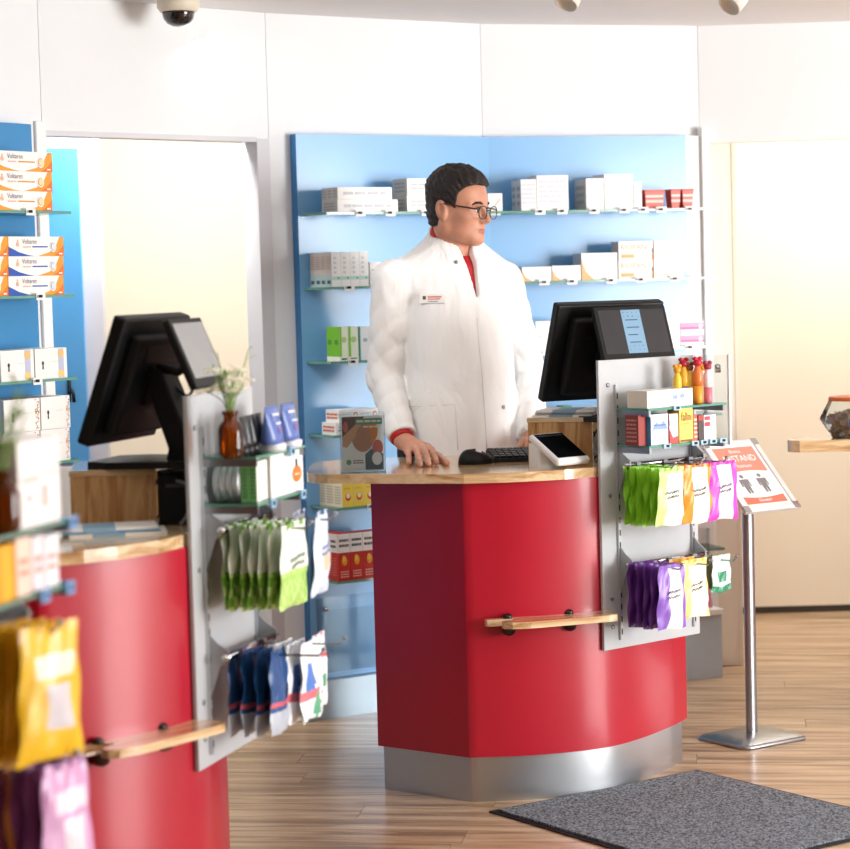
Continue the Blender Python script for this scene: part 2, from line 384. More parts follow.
def price_tags_local(shelf, us, n, z):
    for u in us:
        m = MB(); m.box(-0.019, 0.019, -0.003, 0, -0.014, 0.006, 0); m.box(-0.010, 0.006, -0.0042, -0.003, -0.007, 0.001, 1); m.box(-0.017, -0.012, -0.0042, -0.003, -0.007, 0.0, 2)
        m.build('price_tag', [WHITE, BLACK, C('#8AA0B8')], shelf, (u, -n-0.0005, z))
uBC = math.hypot(C_[0]-B_[0], C_[1]-B_[1]); uCD = math.hypot(D_[0]-C_[0], D_[1]-C_[1])
ub0 = fBC.u(296, 0.04, 1.9); ud1 = fCD.u(686, 0.04, 1.9)
tg = lambda fr, z, pxs: [fr.u(p, SD, z) for p in pxs]
unitA = wall_unit(fBC, ub0, uBC-0.004, 'blue-backed wall unit of glass shelves behind the man, left half of the pair',
    tags=[tg(fBC, SH[0], (360, 390, 426)), tg(fBC, SH[1], (349, 395)), tg(fBC, SH[2], (353,)), tg(fBC, SH[3], (365,)), tg(fBC, SH[4], (372,)), []])
unitB = wall_unit(fCD, 0.004, ud1, 'blue-backed wall unit of glass shelves behind the screen, right half of the pair', su1=ud1+0.05,
    tags=[tg(fCD, SH[0], (495, 540, 562, 594, 624, 643, 661, 690)), tg(fCD, SH[1], (544, 572, 611, 641, 675)), tg(fCD, SH[2], (540, 690)), [], [], []])
m = MB(); m.box(ud1, uCD-0.012, -0.03, -0.002, 0, 1.95); m.build('side_board', WHITE, unitB)
m = MB(); m.box(uCD-0.012, uCD+0.012, -0.045, -0.002, 0, 1.98); m.build('end_post', WHITE_P, unitB, bevel=0.003)
m = MB(); m.box(0.35, uCD-0.012, -0.16, -0.04, 0.232, 0.25); m.build('base_shelf', WHITE, unitB)
m = MB(); m.box(0.35, uCD-0.012, -0.14, -0.076, 0.0, 0.232); m.build('base_front', C('#BFD0DC', 0.4), unitB)
BLUE_D = C('#3B8CC4', 0.35, var=0.06, scale=2.5)
ul1 = fL.u(33, 0.04, 1.8)
unitL = wall_unit(fL, -1.5, ul1, 'blue-backed wall unit of glass shelves at the left edge, beside the doorway', su1=fL.u(71, SD, 1.69), mat=BLUE_D,
    tags=[[fL.u(30, SD, 1.686)], [fL.u(40, SD, 1.443)], [fL.u(37, SD, 1.2)], []], shelves=SH[:4])
# empty clear brochure pocket on the lower blue panel
pk = thing('brochure_pocket', fBC.p(fBC.u(318, 0.05, 0.3), 0.042, 0), fBC.yaw, 'empty clear acrylic brochure pocket on the lower blue panel', 'pocket')
pwid = 0.24
m = MB(); m.box(0, pwid, -0.004, 0, 0.15, 0.405); m.build('back_plate', ACRYL, pk)
m = MB(); m.add([(0.01, -0.006, 0.15), (pwid, -0.006, 0.15), (pwid, -0.055, 0.37), (0.01, -0.055, 0.37)], [(0, 1, 2, 3)]); m.add([(0.01, -0.009, 0.15), (pwid, -0.009, 0.15), (pwid, -0.058, 0.37), (0.01, -0.058, 0.37)], [(3, 2, 1, 0)]); m.build('front_plate', ACRYL, pk)
for zz in (0.21, 0.365):
    m = MB(); m.lathe([(0.008, 0), (0.008, 0.004), (0.005, 0.006)], 12); m.M = None
    m.build('screw', CHROME, pk, (0.035, -0.004, zz), rot=(R(90), 0, 0))

# ================================================================== counters
ARC = [(0, 0), (0.173, 0.010), (0.363, 0.075), (0.484, 0.195), (0.600, 0.370)]
def outline(off):
    a = [Vector(p) for p in crom([(p[0], p[1], 0) for p in ARC], 5)]
    pts = [(p.x, p.y) for p in a] + [(0.64, 0.45), (0.50, 0.58), (-0.15, 0.50), (-0.246, 0.185)]
    c = Vector((0.22, 0.28)); out = []
    n = len(pts)
    for i in range(n):
        p0, p1, p2 = Vector(pts[i-1]), Vector(pts[i]), Vector(pts[(i+1) % n])
        e1 = (p1-p0).normalized(); e2 = (p2-p1).normalized()
        n1 = Vector((e1.y, -e1.x)); n2 = Vector((e2.y, -e2.x)); b = (n1+n2).normalized()
        out.append(tuple(p1 + b*off/max(b.dot(n1), 0.4)))
    return out
WT = [(-0.442, 0.17), (-0.436, 0.135), (-0.415, 0.10), (-0.38, 0.08), (-0.3, 0.053), (-0.15, 0.008), (0.0, -0.035), (0.09, -0.036), (0.17, -0.026), (0.28, 0.008), (0.362, 0.062), (0.44, 0.13), (0.51, 0.205), (0.59, 0.29), (0.655, 0.37), (0.68, 0.46), (0.64, 0.55), (0.5, 0.63), (-0.2, 0.61), (-0.38, 0.56), (-0.435, 0.50), (-0.442, 0.44)]
ZT = 0.922
def slat_board(mb_args): pass
def pcb(u, n):  # counter-local point from panel-local (u, n); the panel stands at 41 degrees
    c, s = math.cos(R(41)), math.sin(R(41)); return (0.38 + u*c + n*s, 0.057 + u*s - n*c)
PEGU = {}
def counter(loc, yaw, label, pegs, body_only=False):
    root = thing('service_counter', (*loc, 0), yaw, label, 'counter', 'red service counters')
    o = outline(0.014)
    m = MB(); m.prism(o, 0.128, 0.895, 0); m.sm = [True]*20+[False]*(len(m.f)-20); m.build('body', RED, root)
    m = MB(); m.prism(outline(0.0), 0.0, 0.13, 0); m.sm = [True]*20+[False]*(len(m.f)-20); m.build('plinth', ALU, root)
    m = MB(); m.prism(WT, 0.895, ZT); m.build('worktop', WORKTOP, root, bevel=0.004)
    # bag shelf on the front
    t = thing_part('bag_shelf', root, (0.045, -0.03, 0.50), 17)
    n_ = 8; pts = [(0.0, 0.005), (0.0, -0.022), (0.015, -0.026)] + [(0.015+0.06*(k+1)/6 , -0.026-0.0) for k in range(0)]
    pts = [(0.0, -0.004), (0.0, -0.024), (0.02, -0.028), (0.075, -0.030), (0.085, -0.040), (0.078, -0.050), (0.05, -0.053), (0.03, -0.062), (0.03, -0.082), (0.05, -0.098), (0.1, -0.108), (0.335, -0.098), (0.36, -0.09), (0.367, -0.075), (0.367, -0.004)]
    m = MB(); m.prism(pts, 0.0, 0.018); m.build('shelf_board', WORKTOP, t, bevel=0.003)
    for x in (0.065, 0.245):
        m = MB(); m.lathe([(0.014, 0), (0.013, 0.006), (0.009, 0.011), (0.003, 0.013)], 14, c=(x, -0.014, 0.018)); m.lathe([(0.004, -0.03), (0.016, -0.024), (0.021, -0.008), (0.021, 0)], 14, c=(x, -0.022, 0.0))
        m.box(x-0.009, x+0.009, -0.016, 0.03, -0.024, -0.004)
        m.build('bracket', DARKM, t)
    # display panel
    P = thing_part('display_panel', root, (*pcb(0, 0), 0), 41)
    m = MB(); m.box(0, 0.40, -0.004, 0.006, 0.405, 1.22); m.build('acrylic_sheet', FROST, P, bevel=0.002)
    for u in (0.035, 0.365):
        for z in (0.47, 0.55, 0.84, 1.15):
            m = MB(); m.lathe([(0.006, 0), (0.006, 0.003), (0.002, 0.004)], 10); m.build('screw', STEEL, P, (u, -0.004, z), rot=(R(90), 0, 0))
    for u in (0.065, 0.372):
        m = MB(); m.box(u-0.005, u+0.005, -0.012, -0.004, 0.43, 1.15, 0)
        for k in range(20): m.box(u-0.0018, u+0.0018, -0.0128, -0.012, 0.445+k*0.035, 0.462+k*0.035, 1)
        m.build('slotted_upright', [C('#C9CDD0', 0.3, 0.6), BLACK_M], P)
    for z in (1.085, 0.982):
        m = MB(); m.box(0.06, 0.385, -0.135, -0.012, z-0.006, z); m.m = [0, 0, 1, 1, 1, 1]
        s = m.build('glass_shelf', [GLASS, GLASS_E], P)
        for u in ((0.07, 0.12) if False else (0.065, 0.372)):
            mm = MB(); mm.box(u-0.004, u+0.004, -0.135, -0.012, z-0.022, z-0.006); mm.build('shelf_bracket', STEEL, P)
    for z in (0.925, 0.645):
        m = MB(); m.tube([(0.05, -0.05, z), (0.385, -0.05, z)], 0.007, 10); m.build('hook_rail', CHROME, P)
        for u in (0.065, 0.372):
            m = MB(); m.add([(u-0.002, -0.010, z+0.05), (u-0.002, -0.010, z-0.09), (u-0.002, -0.035, z-0.02), (u-0.002, -0.057, z-0.008), (u-0.002, -0.057, z+0.012), (u-0.002, -0.03, z+0.03)], [(0, 1, 2, 3, 4, 5)]); m.add([(p[0]+0.004, p[1], p[2]) for p in m.v], [(5, 4, 3, 2, 1, 0)])
            n0 = 6; m.f += [(i, i+6, (i+1) % 6+6, (i+1) % 6) for i in range(6)]; m.m += [0]*6; m.sm += [False]*6
            m.build('rail_bracket', C('#A9ADB0', 0.4, 0.5), P)
    for (z, us, ln) in pegs:
        for u in us:
            m = MB(); m.tube([(u, -0.05, z), (u, -0.05-ln, z), (u, -0.05-ln-0.012, z+0.012)], 0.0026, 6); m.lathe([(0.004, 0), (0.006, 0.003), (0.006, 0.006), (0.003, 0.009)], 8, c=(u, -0.05-ln-0.012, z+0.010)); m.box(u-0.008, u+0.008, -0.062, -0.042, z-0.010, z+0.010)
            m.build('peg', STEEL, P)
    return root, P
def thing_part(name, parent, loc, rz):
    o = bpy.data.objects.new(name, None); o.empty_display_size = 0.03; COL.objects.link(o); o.parent = parent
    o.location = loc; o.rotation_euler = (0, 0, R(rz)); return o
def pframe(loc, yaw):
    c, s = math.cos(R(yaw)), math.sin(R(yaw)); x, y = 0.38, 0.057
    return Frame(loc[0]+x*c-y*s, loc[1]+x*s+y*c, yaw+41)
K1, K2, K3 = ((0.103, 6.058), 0), ((-0.80, 4.455), 33), ((-1.088, 2.956), 34)
PEG1 = [(0.922, (0.095, 0.205, 0.31), 0.135), (0.642, (0.095, 0.215, 0.32), 0.155)]
PEG3 = [(0.922, (0.24,), 0.11), (0.71, (0.28,), 0.11)]
PEG2 = [(0.922, (0.13, 0.30), 0.17), (0.642, (0.13, 0.28), 0.19)]
c1, P1 = counter(*K1, 'red curved service counter in front of the man, with the card terminal', PEG1)
c2, P2 = counter(*K2, 'red curved service counter on the left, with mints and flowers on its display', PEG2)
c3, P3 = counter(*K3, 'red curved service counter nearest the camera, mostly beyond the left edge', PEG3)
f1, f2, f3 = pframe(*K1), pframe(*K2), pframe(*K3)
# clear end plate with white edge closing the right end of the shelves of the middle counter
ep = thing_part('end_plate', P1, (0.392, 0, 0), 0)
m = MB(); m.box(-0.003, 0.001, -0.135, -0.012, 0.965, 1.22); m.build('clear_plate', ACRYL, ep)
m = MB(); m.box(-0.004, 0.003, -0.143, -0.135, 0.965, 1.222); m.build('edge_strip', WHITE, ep)
m = MB(); m.lathe([(0.009, 0), (0.009, 0.02), (0.004, 0.024)], 12); m.build('clamp', CHROME, ep, (-0.003, -0.10, 1.17))

# counter at the right edge, only its rounded worktop end shows
rc = thing('service_counter', (1.145, 6.89, 0), 0, 'wooden counter end jutting in at the right edge, under the coin tub', 'counter', 'red service counters')
pts = [(0.0, 0.05), (0.004, 0.02), (0.03, 0.0), (1.6, -0.05), (1.6, 0.62), (0.6, 0.55), (0.42, 0.26), (0.28, 0.20), (0.12, 0.165), (0.03, 0.12), (0.006, 0.085)]
m = MB(); m.prism(pts, 0.885, ZT); m.build('worktop', WORKTOP, rc, bevel=0.004)
m = MB(); m.prism([(0.40, 0.04), (1.55, 0.0), (1.55, 0.55), (0.46, 0.5)], 0.128, 0.886); m.build('body', RED, rc)
m = MB(); m.prism([(0.42, 0.06), (1.53, 0.02), (1.53, 0.53), (0.48, 0.48)], 0.0, 0.13); m.build('plinth', ALU, rc)

# ================================================================== counter equipment
def riser(pos, yaw, label):
    """Wooden riser, open towards its right end."""
    t = thing('monitor_riser', pos, yaw, label, 'riser', 'wooden monitor risers')
    W, D, H, b = 0.19, 0.28, 0.128, 0.014
    m = MB(); m.box(-W, 0, 0, b, 0, H-b); m.build('front_board', RISERW, t, bevel=0.001)
    m = MB(); m.box(-W, 0, D-b, D, 0, H-b); m.build('back_board', RISERW, t)
    m = MB(); m.box(-W-0.002, 0.002, -0.002, D, H-b, H); m.build('top_board', WORKTOP, t, bevel=0.001)
    m = MB(); m.box(-W, -W+b, b, D-b, 0, H-b); m.build('end_board', RISERW, t)
    m = MB(); m.box(-0.10, -0.02, 0.05, D-0.04, 0.004, 0.07); m.build('power_brick', BLACK_M, t, bevel=0.004)
    m = MB(); m.tube(crom([(-0.02, 0.10, 0.06), (0.012, 0.08, 0.10), (0.02, 0.07, 0.06), (0.015, 0.06, 0.02), (-0.01, 0.08, 0.006)], 5), 0.004, 6); m.build('cable', STEEL, t)
    return t
def pos_screen(pos, h_ang, label, tilt=20):
    """Till screen seen from behind. Local frame: screen faces -x, width along y, so rz = h_ang - 180."""
    t = thing('till_screen', pos, h_ang-180, label, 'monitor', 'till screens')
    W, H = 0.365, 0.30; T = Matrix.Translation((0, 0, 0.20)) @ Matrix.Rotation(R(tilt), 4, 'Y')
    m = MB(); m.M = T; m.box(-0.02, 0.012, -W/2, W/2, -H/2, H/2); m.build('bezel', BLACK, t, bevel=0.006)
    m = MB(); m.M = T; m.box(-0.0212, -0.0202, -W/2+0.015, W/2-0.015, -H/2+0.015, H/2-0.015); m.build('screen', C('#3B6E96', 0.15), t)
    m = MB(); m.M = T; m.box(0.012, 0.045, -W/2+0.045, W/2-0.045, -H/2+0.03, H/2-0.035); m.build('rear_housing', BLACK_M, t, bevel=0.010)
    m = MB(); m.M = T
    for k in range(7): m.box(0.045, 0.0465, -0.10, 0.10, 0.055+k*0.006, 0.058+k*0.006)
    m.build('vent', BLACK, t)
    m = MB(); m.M = T; m.box(0.045, 0.060, -0.05, 0.05, -0.045, 0.045); m.build('mount_plate', BLACK, t, bevel=0.004)
    m = MB()  # leaning leg
    prof = [(0.040, 0.19), (0.075, 0.225), (0.155, 0.03), (0.165, 0.0), (0.08, 0.0), (0.09, 0.04)]
    vs = [(x, -0.045, z) for x, z in prof] + [(x, 0.045, z) for x, z in prof]; n = len(prof)
    m.add(vs, [tuple(range(n)), tuple(range(2*n-1, n-1, -1))] + [(i, i+n, (i+1) % n+n, (i+1) % n) for i in range(n)])
    m.build('stand_leg', BLACK_M, t, bevel=0.006)
    m = MB(); m.prism([(-0.09, -0.09), (-0.03, -0.12), (0.165, -0.10), (0.165, 0.10), (-0.03, 0.12), (-0.09, 0.09)], 0.0, 0.016); m.build('stand_foot', BLACK, t, bevel=0.005)
    m = MB(); m.tube(crom([(0.05, 0.06, 0.17), (0.09, 0.07, 0.13), (0.08, 0.06, 0.09), (0.12, 0.04, 0.06)], 5), 0.004, 6); m.build('cable', BLACK, t)
    return t
def customer_display(host, offset, tilt, label, lit, yaw=0):
    """Small screen turned to the customer, carried by an arm on the back of the till screen (same heading)."""
    t = thing_part('customer_display', host, offset, yaw); t['label'] = label
    W, H = 0.245, 0.165; T = Matrix.Rotation(-R(tilt), 4, 'Y')
    m = MB(); m.M = T; m.box(-0.018, 0.0, -W/2, W/2, -H/2, H/2); m.build('bezel', BLACK, t, bevel=0.004)
    m = MB(); m.M = T; m.box(0.0002, 0.0012, -W/2+0.012, W/2-0.012, -H/2+0.022, H/2-0.012); s = m.build('screen', SCREEN if lit else C('#8C8C8A', 0.25), t)
    if lit:
        m = MB(); m.M = T; m.box(0.0013, 0.002, -0.035, 0.03, -H/2+0.022, H/2-0.012, 0)
        rr = random.Random(3)
        for k in range(11):
            z = H/2-0.022-k*0.0112
            if k in (0, 1, 9, 10):
                for q in range(4): m.box(0.002, 0.0024, -0.03+q*0.015+rr.uniform(0, 0.004), -0.026+q*0.015, z, z+0.003, 1)
            elif k % 2 == 0: m.box(0.002, 0.0024, -0.025, 0.02-rr.uniform(0, 0.012), z, z+0.003, 1)
        m.build('display_text', [C('#7FA6C4', 0.2), C('#2F4A63', 0.3)], t)
    m = MB(); m.tube([(-0.012, 0.0, -0.02), (-0.05, 0.0, -0.045), (-0.10, 0.0, -0.035)], 0.010, 8); m.build('arm', BLACK, t)
    m = MB(); m.tube(crom([(-0.015, 0.03, -0.06), (-0.04, 0.04, -0.10), (-0.07, 0.03, -0.08), (-0.10, 0.02, -0.05)], 5), 0.0035, 6); m.build('cable', BLACK, t)
    return t
def wpos(k, x, y, z):
    (lx, ly), yaw = k; c, s = math.cos(R(yaw)), math.sin(R(yaw)); return (lx+x*c-y*s, ly+x*s+y*c, z)
# middle counter
r1 = riser((0.480, 6.315, ZT), -16, 'wooden monitor riser beside the card terminal on the middle counter')
pr = at(157, 524, 4.93)
r2 = riser((pr.x, pr.y, ZT), 6, 'wooden monitor riser under the large black screen on the left counter')
s1 = pos_screen((0.522, 6.43, ZT+0.115), 118, 'black till screen seen from behind at the middle counter, next to the man')
p2 = at(137, 382, 5.02)
s2 = pos_screen((p2.x, p2.y, ZT+0.128), 163, 'black till screen seen from behind on the left counter')
bpy.context.view_layer.update()
customer_display(s1, (0.155, 0.015, 0.252), 20, 'small black customer display with a lit text column, above the middle counter', True)
customer_display(s2, (0.164, -0.021, 0.258), 22, 'small blank grey customer display above the left counter', False, 6)

# card terminal
tp = onz(537, 466, ZT)
ct = thing('card_terminal', (0.372, 6.19, ZT), 38, 'white card payment terminal with black screen on the middle counter', 'card terminal')
T = Matrix.Translation((0, -0.005, 0.050)) @ Matrix.Rotation(R(30), 4, 'X')
m = MB(); m.M = T; m.box(-0.062, 0.062, -0.075, 0.070, -0.011, 0.011); m.build('housing', WHITE, ct, bevel=0.010)
m = MB(); m.M = T; m.box(-0.053, 0.053, -0.060, 0.060, 0.011, 0.0125); m.build('screen', C('#0C0D10', 0.12, coat=0.5), ct, bevel=0.001)
m = MB(); m.M = T; m.box(-0.045, 0.045, 0.046, 0.053, 0.0126, 0.013); m.build('status_bar', C('#39424C', 0.2), ct)
m = MB(); m.prism([(-0.060, 0.012), (-0.030, 0.005), (0.05, 0.02), (0.05, 0.058), (-0.060, 0.058)], 0.0, 0.066); m.build('foot', WHITE_P, ct, bevel=0.006)
# mouse
mo = onz(476, 464, ZT); ms = thing('computer_mouse', mo, -70, 'black computer mouse on the wooden worktop near the hand', 'mouse')
m = MB(); vs = []; fs = []; N = 14; K = 7
for i in range(K):
    t = i/(K-1)*math.pi/2
    for k in range(N):
        a = 2*math.pi*k/N; vs.append((0.032*math.cos(a)*math.cos(t)**0.6, 0.054*math.sin(a)*math.cos(t)**0.5, 0.038*math.sin(t)*(1-0.18*math.sin(a))))
for i in range(K-1):
    for k in range(N): fs.append((i*N+k, i*N+(k+1) % N, (i+1)*N+(k+1) % N, (i+1)*N+k))
m.add(vs, fs + [tuple(range(N))[::-1]], 0, True); m.build('shell', BLACK, ms)
m = MB(); m.tube([(0, 0.018, 0.033), (0, 0.032, 0.026)], 0.004, 8); m.build('wheel', C('#303338'), ms)
# keyboard with keys
kb = thing('keyboard', onz(520, 460, ZT), 8, 'black keyboard lying behind the card terminal on the worktop', 'keyboard')
m = MB(); m.add([(-0.09, -0.07, 0), (0.15, -0.07, 0), (0.15, 0.07, 0), (-0.09, 0.07, 0), (-0.09, -0.07, 0.012), (0.15, -0.07, 0.012), (0.15, 0.07, 0.03), (-0.09, 0.07, 0.03)], [(3, 2, 1, 0), (4, 5, 6, 7), (0, 1, 5, 4), (1, 2, 6, 5), (2, 3, 7, 6), (3, 0, 4, 7)]); m.build('case', BLACK_M, kb, bevel=0.003)
kme = None
for r in range(5):
    for c in range(12):
        loc = (-0.08+c*0.0195, -0.058+r*0.025, 0.0145+r*0.0033)
        if kme is None:
            m = MB(); m.prism([(-0.008, -0.009), (0.008, -0.009), (0.008, 0.009), (-0.008, 0.009)], 0, 0.006); o = m.build('key', BLACK, kb, loc, rot=(R(7), 0, 0)); kme = o.data
        else: link('key', kme, kb, loc, rot=(R(7), 0, 0))
# black box added in place of the left riser's shaded inside
eq = onz(172, 527, ZT); et = thing('riser_shade_block', (eq.x+0.01, eq.y+0.10, ZT), 8, 'black box standing for the shaded inside of the left wooden riser', 'shade block')
m = MB(); m.box(-0.05, 0.045, -0.06, 0.08, 0, 0.115); m.build('shade_block_case', BLACK_M, et, bevel=0.006)
m = MB(); m.box(-0.035, 0.03, -0.0615, -0.06, 0.085, 0.092); m.build('shade_block_strip', C('#3A3C40'), et)
m = MB(); m.tube(crom([(-0.01, -0.062, 0.10), (0.015, -0.075, 0.09), (0.022, -0.08, 0.055), (0.008, -0.085, 0.02), (-0.005, -0.085, 0.004)], 5), 0.004, 6); m.build('cable', C('#8A8C8E'), et)
# papers
def papers(pos, yaw, label, n, cols, w=0.21, d=0.15, t=0.006):
    root = thing('paper_stack', pos, yaw, label, 'papers')
    for i in range(n):
        c = cols[i % len(cols)]; m = MB(); dx, dy = rnd.uniform(-0.012, 0.012), rnd.uniform(-0.008, 0.008)
        m.box(-w/2+dx, w/2+dx, -d/2+dy, d/2+dy, i*t, (i+1)*t-0.0006, 0); m.box(-w/2+dx+0.05, -w/2+dx+0.12, -d/2+dy-0.0005, d/2+dy, i*t+0.0004, (i+1)*t-0.0004, 1)
        m.build('booklet', [C(c, 0.6), C('#A9C4D6' if i % 2 else '#8FB2C8', 0.6)], root)
c_, s_ = math.cos(R(-16)), math.sin(R(-16))
papers((0.480-0.085*c_-0.085*s_, 6.315-0.085*s_+0.085*c_, ZT+0.128), -16, 'stack of white and pale blue booklets on the riser of the middle counter', 3, ['#F2F1EE', '#E6E4E0'], 0.175, 0.15, 0.007)
pp = onz(112, 533, ZT); papers((pp.x, pp.y, ZT), 10, 'stack of white and blue booklets in front of the riser on the left counter', 3, ['#EFE9E2', '#7FB0CC', '#F0EEEA'], 0.21, 0.12, 0.006)
# flyer holder on the left end of the middle worktop
fp = onz(364, 473, ZT)
fh = thing('flyer_holder', fp, 3, 'clear acrylic holder with picture flyers on the left end of the middle worktop', 'flyer holder')
m = MB(); m.box(-0.065, 0.062, -0.004, -0.001, 0.0, 0.165); m.build('front_plate', ACRYL, fh)
m = MB(); m.box(-0.065, 0.062, 0.034, 0.037, 0.0, 0.17); m.build('back_plate', ACRYL, fh)
m = MB(); m.box(-0.065, -0.062, -0.001, 0.034, 0.0, 0.165); m.build('side_plate', ACRYL, fh)
m = MB(); m.box(0.059, 0.062, -0.001, 0.034, 0.0, 0.165); m.build('side_plate', ACRYL, fh)
m = MB(); m.box(-0.065, 0.062, -0.004, 0.037, 0.0, 0.004); m.build('base_plate', ACRYL, fh)
m = MB(); w_, h_ = 0.118, 0.155; m.box(-0.06, 0.058, 0.002, 0.024, 0.006, 0.161, 0)
FLm = [C('#F3F0EC', 0.5), C('#B98362', 0.5), C('#5E4034', 0.5), C('#E08A2A', 0.5), C('#D9A57E', 0.5), C('#F7F5F1', 0.5), C('#4E6470', 0.5), C('#5FA06A', 0.5), C('#D86A63', 0.5), C('#33383C', 0.5)]
Fr = Face(m, lambda a, b, l: (-0.06+a*w_, 0.002-EPS*l*0.5, 0.006+b*h_))
Fr.rect(0.02, 0.02, 0.98, 0.98, 5); Fr.poly([(0.02, 0.45), (0.55, 0.98), (0.02, 0.98)], 2, 2); Fr.disc(0.5, 0.60, 0.26, 0.26, 1, 3); Fr.poly([(0.02, 0.45), (0.12, 0.42), (0.5, 0.78), (0.42, 0.9), (0.02, 0.62)], 4, 4)
Fr.disc(0.68, 0.72, 0.18, 0.22, 3, 4); Fr.disc(0.52, 0.60, 0.19, 0.22, 1, 5); Fr.disc(0.85, 0.42, 0.13, 0.14, 8, 5); Fr.poly([(0.55, 0.02), (0.98, 0.02), (0.98, 0.3), (0.7, 0.4), (0.55, 0.3)], 6, 5); Fr.disc(0.83, 0.22, 0.12, 0.12, 5, 6); Fr.rect(0.05, 0.04, 0.55, 0.30, 5, 6)
Fr.disc(0.16, 0.16, 0.06, 0.05, 7, 7); Fr.lines(0.26, 0.13, 0.52, 0.21, 2, 9, 7); Fr.rect(0.34, 0.84, 0.97, 0.95, 7, 7); Fr.lines(0.37, 0.865, 0.95, 0.94, 1, 5, 8); Fr.lines(0.52, 0.77, 0.95, 0.83, 1, 5, 8); Fr.disc(0.1, 0.8, 0.06, 0.1, 8, 5)
m.build('flyer', FLm, fh)

# ================================================================== distance sign on its stand
sx, sy_ = 0.994, 6.79
sg = thing('sign_stand', (sx, sy_, 0), 34, 'grey metal stand with a tilted notice asking people to keep their distance', 'sign stand')
pts = []
for (cx, cy, a0) in ((0.10, 0.085, 0), (-0.10, 0.085, 90), (-0.10, -0.085, 180), (0.10, -0.085, 270)):
    for k in range(6):
        a = R(a0+k*18); pts.append((cx+0.035*math.cos(a), cy+0.035*math.sin(a)))
m = MB(); n = len(pts); vs = []
for sc, z in ((1.0, 0.0), (1.0, 0.008), (0.93, 0.014), (0.5, 0.021), (0.2, 0.023)): vs += [(x*sc, y*sc, z) for x, y in pts]
fs = [(i*n+k, i*n+(k+1) % n, (i+1)*n+(k+1) % n, (i+1)*n+k) for i in range(4) for k in range(n)] + [tuple(range(n))[::-1], tuple(range(4*n, 5*n))]
m.add(vs, fs, 0, True); m.build('base', C('#A9ABAE', 0.3, 0.9, var=0.04), sg)
m = MB(); pl_ = [(0.020*math.cos(R(a)), 0.015*math.sin(R(a))) for a in range(0, 360, 24)]; m.prism(pl_, 0.018, 0.80, 0, sm=True); m.build('pole', C('#A3A4A8', 0.28, 0.9, var=0.04), sg)
W, L = 0.225, 0.285
bd = thing_part('board', sg, (-0.002, -0.012, 0.824), 0); bd.rotation_euler = (R(-45), 0, 0)
# local: x across, z up the board, front at -y
m = MB(); m.box(-W/2+0.012, W/2-0.012, -0.003, 0.004, -L/2+0.012, L/2-0.012); m.build('back_plate', WHITE, bd)
prm = [C('#F7F5F3', 0.4), C('#EE8C78', 0.4), C('#E9735C', 0.4), C('#7F7C80', 0.5), C('#FFFFFF', 0.4)]
m = MB(); Fr = Face(m, lambda a, b, l: (-W/2+0.018+a*(W-0.036), -0.003-EPS*l, -L/2+0.018+b*(L-0.036)))
Fr.rect(0, 0, 1, 1, 0)
Fr.poly([(0.06, 0.97), (0.06, 0.55)] + [(0.06+0.88*k/10, 0.55+0.035*math.sin(math.pi*k/10)) for k in range(1, 10)] + [(0.94, 0.55), (0.94, 0.97)], 1, 2)
Fr.poly([(0.06, 0.05), (0.94, 0.05), (0.94, 0.175)] + [(0.94-0.88*k/10, 0.175+0.03*math.sin(math.pi*k/10)*-1+0.0) for k in range(1, 10)] + [(0.06, 0.175)], 2, 2)
Fr.text('Bitte', 0.38, 0.875, 0.62, 0.925, 4, 3); Fr.text('ABSTAND', 0.14, 0.735, 0.86, 0.835, 4, 3); Fr.text('halten', 0.36, 0.635, 0.66, 0.69, 4, 3); Fr.text('Danke!', 0.36, 0.08, 0.62, 0.125, 4, 3)
for cx in (0.30, 0.68):
    Fr.disc(cx, 0.495, 0.042, 0.03, 3, 2); Fr.poly([(cx-0.10, 0.45), (cx+0.10, 0.45), (cx+0.105, 0.33), (cx+0.075, 0.33), (cx+0.065, 0.41), (cx+0.055, 0.22), (cx+0.01, 0.22), (cx, 0.33), (cx-0.01, 0.22), (cx-0.055, 0.22), (cx-0.065, 0.41), (cx-0.075, 0.33), (cx-0.105, 0.33)], 3, 2)
m.build('poster', prm, bd)
for (x0, x1, z0, z1) in ((-W/2, W/2, L/2-0.022, L/2), (-W/2, W/2, -L/2, -L/2+0.022), (-W/2, -W/2+0.018, -L/2+0.022, L/2-0.022), (W/2-0.018, W/2, -L/2+0.022, L/2-0.022)):
    m = MB(); m.box(x0, x1, -0.009, 0.005, z0, z1); m.build('frame_rail', C('#E9EAEC', 0.3, 0.35, var=0.03), bd, bevel=0.003)
for x in (-1, 1):
    for z in (-1, 1):
        m = MB(); m.prism([(-0.012, -0.012), (0.012, -0.012), (0.012, 0.012), (-0.012, 0.012)], -0.0012, 0.0); m.build('corner_cap', CHROME, bd, (x*(W/2-0.011), -0.0098, z*(L/2-0.011)), bevel=0.004, rot=(R(90), 0, 0))

# ================================================================== floor mat
ma, mbv = Vector((0.146, 5.931, 0)), Vector((0.769, 6.367, 0)); e = (mbv-ma); wl = e.length; yaw = math.degrees(math.atan2(e.y, e.x)); ln = 0.86
mt = thing('floor_mat', ma, yaw, 'dark grey speckled floor mat with black rubber edge in front of the counter', 'mat')
m = MB(); m.prism([(0.02, -0.02), (0.02, -ln+0.02), (wl-0.02, -ln+0.02), (wl-0.02, -0.02)], 0.001, 0.009); m.build('pile', MATP, mt, bevel=0.003)
m = MB(); m.prism([(0, 0), (0, -ln), (wl, -ln), (wl, 0)], 0.0005, 0.004); m.build('rubber_border', BLACK_M, mt, bevel=0.0015)

